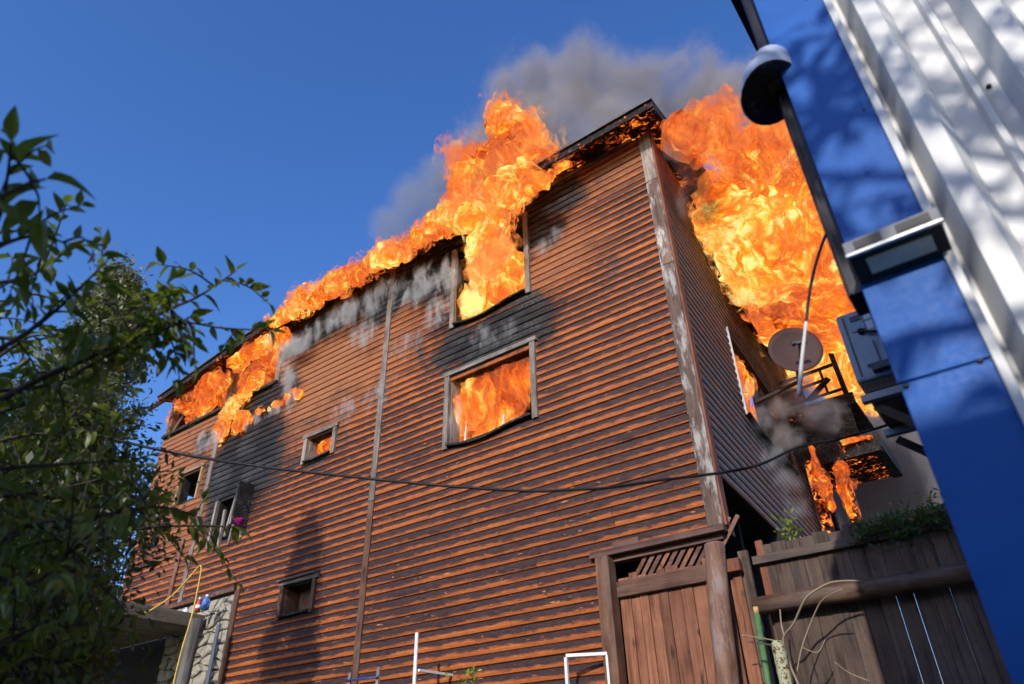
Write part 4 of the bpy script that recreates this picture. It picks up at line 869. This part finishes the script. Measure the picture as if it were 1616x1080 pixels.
for pts_, r_ in (([(1262, 1085), (1245, 1045), (1236, 1008), (1252, 985), (1268, 950), (1282, 935), (1310, 920), (1340, 917), (1360, 918)], .011), ([(1258, 1060), (1266, 1020), (1285, 970), (1300, 945), (1330, 930)], .007), ([(1266, 1022), (1290, 1030), (1302, 1010)], .006), ([(1238, 1005), (1233, 985), (1231, 962)], .008), ([(1317, 1045), (1340, 1062), (1372, 1075)], .006), ([(1170, 1003), (1200, 1007), (1226, 1012)], .007)):
    MB().tube(smooth_path([at(u, v, 7.45 + .1 * math.sin(i)) for i, (u, v) in enumerate(pts_)], 4), r_, 5).build('stem', tw, vine, True)

# ------------------------------------------------------------------ foliage
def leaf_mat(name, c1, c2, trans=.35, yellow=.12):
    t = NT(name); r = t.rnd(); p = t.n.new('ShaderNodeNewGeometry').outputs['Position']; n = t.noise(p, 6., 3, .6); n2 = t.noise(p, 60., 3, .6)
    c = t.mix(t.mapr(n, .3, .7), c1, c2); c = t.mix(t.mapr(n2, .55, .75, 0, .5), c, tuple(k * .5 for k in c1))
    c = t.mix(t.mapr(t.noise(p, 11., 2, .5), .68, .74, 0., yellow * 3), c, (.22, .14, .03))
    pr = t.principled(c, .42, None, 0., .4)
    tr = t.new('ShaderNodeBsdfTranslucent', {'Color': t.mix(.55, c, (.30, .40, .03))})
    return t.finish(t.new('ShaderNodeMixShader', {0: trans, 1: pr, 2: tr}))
M['leaf'] = leaf_mat('cherry_leaf', (.040, .064, .007), (.15, .19, .026)); M['bark'] = plain_mat('branch_bark', (.05, .038, .03), .85, 0, .3, 30., .5)
def leaf_geo(L, W, fold, curl, seg=4):
    vs, fs = [], []
    for i in range(seg + 1):
        t = i / seg; w = W * (math.sin(math.pi * t ** .75) ** .9 if 0 < t < 1 else .02) * (1 - .25 * t); z = -curl * L * t * t
        vs += [Vector((-w / 2, L * t, z + fold * w)), Vector((0, L * t, z)), Vector((w / 2, L * t, z + fold * w))]
    for i in range(seg):
        for k in range(2): fs.append((i * 3 + k, i * 3 + k + 1, i * 3 + k + 4, i * 3 + k + 3))
    return vs, fs
LEAF = [leaf_geo(.085, .042, .25, .15), leaf_geo(.095, .045, .15, .35), leaf_geo(.075, .040, .4, -.1), leaf_geo(.09, .036, .6, .5)]
LEAF_ME = []
for i, (vs, fs) in enumerate(LEAF):
    mb = MB(); mb.add(vs, fs); me = mb.mesh('leaf', (0, 0, 0), True); me.materials.append(M['leaf']); LEAF_ME.append(me)
def orient(d, roll, droop=.5):
    d = Vector(d).normalized(); d = (d + Vector((0, 0, -droop * random.random()))).normalized()
    x = d.cross(Vector((0, 0, 1)))
    if x.length < 1e-3: x = Vector((1, 0, 0))
    x.normalize(); z = x.cross(d); m = Matrix((x, d, z)).transposed(); return m @ Matrix.Rotation(roll, 3, 'Y')
class Tree:
    def __init__(s, root, scale=1.): s.root = root; s.leaves = []; s.wood = MB(); s.scale = scale
    def branch(s, pts, r0, r1, n=5):
        sp_ = smooth_path(pts, n); k = len(sp_); s.wood.tube(sp_, [r0 + (r1 - r0) * i / (k - 1) for i in range(k)], 5); return sp_
    def leaf(s, p, d, sc=1., droop=.6): s.leaves.append((Vector(p), orient(d, random.uniform(-.9, .9), droop), s.scale * sc * random.uniform(.75, 1.25), random.randrange(len(LEAF))))
    def along(s, sp_, step=.045, start=.15, spread=1., sc=1.):
        d = 0; tot = sum((b - a).length for a, b in zip(sp_, sp_[1:])); acc = 0; side_ = 1
        for a, b in zip(sp_, sp_[1:]):
            l = (b - a).length; t = (b - a).normalized()
            while d < acc + l:
                if d > start * tot:
                    p = a + t * (d - acc); perp = t.cross(Vector((random.uniform(-1, 1), random.uniform(-1, 1), random.uniform(-1, 1)))).normalized(); side_ = -side_
                    s.leaf(p, t * .6 + perp * spread, sc)
                d += step * random.uniform(.7, 1.3)
            acc += l
        s.leaf(sp_[-1], sp_[-1] - sp_[-2], sc)
    def finish(s, single=300, mat=None, near=True):
        mat = mat or M['leaf']
        s.wood.build('trunk', M['bark'], s.root, True)
        if near: s.leaves.sort(key=lambda l: (l[0] - EYE).length / (1. if in_view(l[0]) else 1e-3))
        for p, m, sc_, k in s.leaves[:single]:
            o = link_mesh('leaf', LEAF_ME[k], p, None, s.root); o.rotation_euler = m.to_euler(); o.scale = (sc_, sc_, sc_)
        rest = s.leaves[single:]
        if rest:
            mb = MB()
            for p, m, sc_, k in rest: mb.add([p + m @ (v * sc_) for v in LEAF[k][0]], LEAF[k][1])
            o = mb.build('foliage', mat, s.root, True); o['kind'] = 'stuff'
def to_px(p):
    d = Vector(p) - EYE; z = -d.dot(AXB); return (CX + FPX * d.dot(AXR) / z, CY - FPX * d.dot(AXU) / z) if z > .1 else (-9999, -9999)
def in_view(p):
    u, v = to_px(p); return 0 < u < 1616 and 0 < v < 1080
# cherry tree reaching in from the left
ch_root = empty('cherry_tree', tuple(atd(-500, 1250, 4.) * Vector((1, 1, 0)) if False else (-4.3, .1, 0)), 'leafy green cherry tree reaching in from the left edge in front of the house', 'tree')
ct = Tree(ch_root, .86)
ct.branch([(-4.3, .1, -.05), (-4.32, .15, 1.0), (-4.25, .2, 2.2), (-4.1, .3, 3.4), (-4.0, .35, 4.4)], .13, .05)
def cb(spec, r0=.014, step=.05, sc=1., twigs=0, tl=.35):
    sp_ = ct.branch([atd(*q) for q in spec], r0, .003); ct.along(sp_, step, .1, 1., sc)
    for _ in range(twigs):
        i = random.randrange(2, len(sp_) - 1); d = Vector((random.gauss(0, 1), random.gauss(0, .7), random.gauss(0, .8) - .15)).normalized() * tl * random.uniform(.5, 1.2)
        s2 = ct.branch([sp_[i], sp_[i] + d * .5 + Vector((0, 0, .03)), sp_[i] + d], .005, .002, 4); ct.along(s2, step * 1.05, .2, 1.1, sc)
cb([(-60, 420, 2.5), (-5, 350, 2.5), (10, 290, 2.5), (18, 225, 2.5)], .008, .06, 1.2, 2, .15)
cb([(-80, 330, 2.4), (0, 310, 2.4), (45, 290, 2.4), (72, 283, 2.4)], .009, .05, 1.45, 2, .15)
cb([(-80, 400, 2.6), (0, 385, 2.6), (60, 372, 2.6), (105, 385, 2.6)], .009, .036, 1., 7, .2)
cb([(-100, 600, 3.), (20, 540, 3.), (100, 480, 3.), (168, 412, 3.)], .013, .033, 1., 6, .2)
cb([(-100, 690, 3.2), (60, 600, 3.2), (150, 560, 3.2), (240, 500, 3.2), (310, 470, 3.2), (372, 428, 3.2)], .016, .028, 1., 15, .24)
cb([(200, 525, 3.2), (290, 510, 3.2), (350, 518, 3.2), (428, 522, 3.2)], .007, .032, .95, 4, .16)
cb([(120, 590, 3.1), (200, 545, 3.1), (260, 520, 3.1), (300, 500, 3.1)], .007, .025, 1., 14, .2)
for i in range(16):
    v = 430 + i * 42; ue = 85 + 130 * min(1, max(0, (v - 480) / 330)) + random.uniform(-30, 30); d_ = random.uniform(3.0, 4.4)
    if v > 830: ue = 110 + random.uniform(-30, 30)
    cb([(-120, v + random.uniform(20, 90), d_), (-20, v + 20, d_), (ue * .5, v + random.uniform(-25, 25), d_), (ue, v + random.uniform(-40, 40), d_)], .013, .04, .95, 5 if v < 650 else 11, .30 if v < 650 else .42)
cb([(20, 830, 3.6), (150, 815, 3.5), (250, 800, 3.4), (310, 815, 3.3)], .010, .045, .9, 6, .22)
ct.finish(300)
# shrub with a pink bloom
rose = empty('flowering_shrub', (-5.2, 1.8, .2), 'shrub branch ending in one magenta bloom before the wall', 'shrub'); rs = Tree(rose)
rs.branch([(-5.2, 1.8, .1), (-5.0, 1.85, 1.2), tuple(atd(120, 860, 4.6))], .03, .012)
s1 = rs.branch([atd(120, 860, 4.6), atd(220, 835, 4.6), atd(300, 830, 4.6), atd(370, 832, 4.6)], .010, .005); rs.along(s1, .05, .2, 1.1, 1.15)
for (u, v) in ((320, 790), (345, 870), (290, 880), (260, 800), (330, 845)):
    s2 = rs.branch([atd(300 if u > 290 else 250, 830, 4.6), atd(u, v, 4.6)], .005, .003); rs.along(s2, .05, .2, 1.1, 1.1)
s3 = rs.branch([atd(330, 835, 4.6), atd(350, 880, 4.6), atd(365, 905, 4.6), atd(375, 920, 4.6)], .004, .002); rs.along(s3, .05, .5, .7, .8)
rs.finish(0)
pet = plain_mat('magenta_petal', (.42, .02, .22), .5); c = atd(377, 831, 4.6); fl = None
for i in range(16):
    a = i * 2.4; t_ = .35 + .65 * i / 16; mb = MB(); d = Vector((math.cos(a) * t_, math.sin(a) * t_, .9 - .6 * t_)).normalized(); m_ = orient(d, 0, 0)
    vs, fs = leaf_geo(.05, .045, .35, -.4, 3); mb.add([c + m_ @ (v * (0.7 + .5 * t_)) for v in vs], fs); mb.build('petal', pet, rose, True)
# juniper standing further back, lit by the sun
def mass(root, n, sampler, mat, size, name='crown', card=2, kind='stuff', flat=.0):
    mb = MB()
    for _ in range(n):
        p = sampler()
        if p is None: continue
        for k in range(card):
            d = Vector((random.gauss(0, 1), random.gauss(0, 1), random.gauss(0, 1) + flat)).normalized(); x = d.cross(Vector((random.gauss(0, 1), random.gauss(0, 1), random.gauss(0, 1)))).normalized()
            L = size * random.uniform(.5, 1.4); w = L * random.uniform(.28, .5); q = p + Vector((random.gauss(0, size * .5), random.gauss(0, size * .5), random.gauss(0, size * .5)))
            mb.add([q, q + d * L * .5 + x * w / 2, q + d * L, q + d * L * .5 - x * w / 2], [(0, 1, 2, 3)])
    o = mb.build(name, mat, root); o['kind'] = kind; return o
M['juniper'] = leaf_mat('juniper_sprays', (.075, .085, .040), (.20, .20, .105), .2, .2)
jt = atd(205, 425, 12.0); jb = Vector((jt.x - .15, jt.y, 1.2)); jun = empty('juniper_tree', tuple(jb), 'tall grey green juniper rising behind the cherry tree near the far end', 'tree')
MB().tube(smooth_path([jb, jb + Vector((.05, 0, 2)), jb + Vector((.1, 0, 4)), jt - Vector((0, 0, .6))], 4), [.13 - .0075 * i for i in range(13)], 8).build('trunk', M['bark'], jun, True)
clumps = []
for i in range(230):
    h = random.random() ** .9; z = jt.z - .1 - h * (jt.z - 2.2); r = (.20 + .75 * min(1, h * 1.5)) * random.uniform(.25, 1.1) * (1 + .25 * math.sin(z * 3.3)); a = random.uniform(0, 6.283)
    clumps.append((Vector((jb.x + .12 + r * math.cos(a), jb.y + r * math.sin(a), z)), random.uniform(.12, .24)))
def js():
    c_, r_ = random.choice(clumps); return c_ + Vector((random.gauss(0, .5), random.gauss(0, .5), random.gauss(0, .6))) * r_
mass(jun, 32000, js, M['juniper'], .08, 'crown', 2)
lm_ = MB()
for c_, r_ in clumps[:70]: lm_.tube([Vector((jb.x + .08, jb.y, c_.z - .35)), c_], [.018, .006], 4)
lm_.build('limb', M['bark'], jun)
# dark undergrowth at the lower left
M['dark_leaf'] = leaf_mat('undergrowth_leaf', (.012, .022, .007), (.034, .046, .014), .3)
und = []
for i in range(120):
    u = random.uniform(-60, 215); v = random.uniform(620, 1090); 
    if v > 860 and u > 130: u *= .6
    und.append((atd(u, v, random.uniform(5.2, 7.2)), random.uniform(.18, .42)))
def us():
    c_, r_ = random.choice(und); return c_ + Vector((random.gauss(0, .5), random.gauss(0, .5), random.gauss(0, .5))) * r_
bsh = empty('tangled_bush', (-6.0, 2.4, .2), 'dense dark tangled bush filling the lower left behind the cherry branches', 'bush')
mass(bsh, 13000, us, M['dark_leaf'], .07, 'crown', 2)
st_ = MB()
for c_, r_ in und[:60]: st_.tube(smooth_path([Vector((-6 + random.uniform(-1.2, 1.2), 2.4 + random.uniform(-.5, .5), .2)), c_ * .5 + Vector((-3, 1.2, .2)), c_], 3), [.02, .018, .016, .013, .011, .008, .005], 4)
st_.build('stem', tw, bsh, True)
# ivy over the fence, sprig beside the gate, weed tips at the bottom edge
M['ivy'] = leaf_mat('ivy_leaf', (.018, .05, .012), (.05, .10, .025), .25)
ivy = empty('ivy', tuple(at(1430, 830, 7.9)), 'dark green ivy hanging over the shaded end of the fence', 'ivy')
def ivs():
    u = random.uniform(1350, 1560); k = min(1, (u - 1345) / 90); v = 842 - (u - 1345) * .22 + random.gauss(0, 6 + 6 * k); return at(u, v, random.uniform(7.75, 8.15))
mass(ivy, 950, ivs, M['ivy'], .07, 'foliage', 2); MB().tube(smooth_path([at(1352, 842, 8.06), at(1400, 822, 8.0), at(1460, 808, 8.04), at(1540, 790, 8.05)], 4), .012, 5).build('stem', M['bark'], ivy, True)
M['lime'] = leaf_mat('lime_leaf', (.20, .26, .03), (.34, .40, .06), .4)
def sprig(name, u, v, Y, r, mat, label, n=110, size=.05):
    c_ = at(u, v, Y); rt_ = empty(name, (c_.x, c_.y, 1.4), label, 'plant'); k = (c_ - EYE).length / FPX
    MB().tube(smooth_path([(c_.x - .05, Y, 1.4), (c_.x - .02, Y, (1.4 + c_.z) / 2), (c_.x, Y, c_.z)], 4), .008, 5).build('stem', M['bark'], rt_, True)
    mass(rt_, n, lambda: c_ + Vector((random.gauss(0, .45), random.gauss(0, .45), random.gauss(0, .7))) * r * k, mat, size, 'foliage', 1)
sprig('lime_sprig', 1244, 836, 8.3, 15, M['lime'], 'bright lime green sprig poking above the fence beside the gate', 90, .07)
sprig('weed', 738, 1078, 7.4, 14, M['lime'], 'green weed tip at the foot of the boarded wall', 80, .07)
# unseen tree added behind the viewer to throw the dappled shade
def shade_tree(name, base, crown, r, n, label, sc):
    rt_ = empty(name, base, label, 'tree'); t_ = Tree(rt_, sc); b = Vector(base); c_ = Vector(crown)
    t_.branch([b - Vector((0, 0, .1)), b + (c_ - b) * .35, b + (c_ - b) * .7, c_], .14, .06)
    for i in range(n):
        d = Vector((random.gauss(0, 1), random.gauss(0, 1), random.gauss(0, .8))).normalized() * random.random() ** .45; e_ = c_ + Vector((d.x * r[0], d.y * r[1], d.z * r[2]))
        if in_view(e_) : continue
        s_ = t_.branch([c_ - Vector((0, 0, .4)) + (e_ - c_) * .3, c_ + (e_ - c_) * .7, e_], .02, .004, 3); t_.along(s_[-5:], .10, .0, 1.3, 1.)
    t_.leaves = [l for l in t_.leaves if not in_view(l[0])]
    t_.finish(0, near=False)
shade_tree('dapple_shade_tree', (3.2, -4.6, 0), (2.7, -3.4, 5.7), (3.0, 1.6, 2.6), 125, 'broad leafy tree added unseen behind the viewer to shade the blue building', 2.1)

# unseen house added behind the viewer to cut skylight and shade the low yard
nb = empty('added_shade_house', (-1., -11., 0), 'plain plastered two storey house added unseen behind the viewer to shade the yard', 'house')
pl_ = plain_mat('grey_plaster', (.30, .28, .25), .9, 0, .2, 3., .5)
MB().box((-10, -15, -.1), (9, -8, 7.1)).build('wall', pl_, nb)
MB().add([(-10.4, -15.4, 7.1), (9.4, -15.4, 7.1), (9.4, -7.6, 7.1), (-10.4, -7.6, 7.1), (-10.4, -11.5, 8.4), (9.4, -11.5, 8.4)], [(3, 2, 1, 0), (0, 1, 5, 4), (2, 3, 4, 5), (1, 2, 5), (3, 0, 4)]).build('roof', plain_mat('brown_roof_sheet', (.12, .06, .045), .7), nb)
for zz in (1.2, 4.4):
    for xx in (-8., -4.6, -1.2, 2.2, 5.6):
        w_ = MB().box((xx, -8.0, zz), (xx + 1.2, -7.95, zz + 1.5)).build('window', M['white_paint'], nb)
        MB().box((xx + .09, -7.949, zz + .09), (xx + 1.11, -7.94, zz + 1.41)).build('pane', plain_mat('dark_glass', (.03, .035, .04), .1), w_)
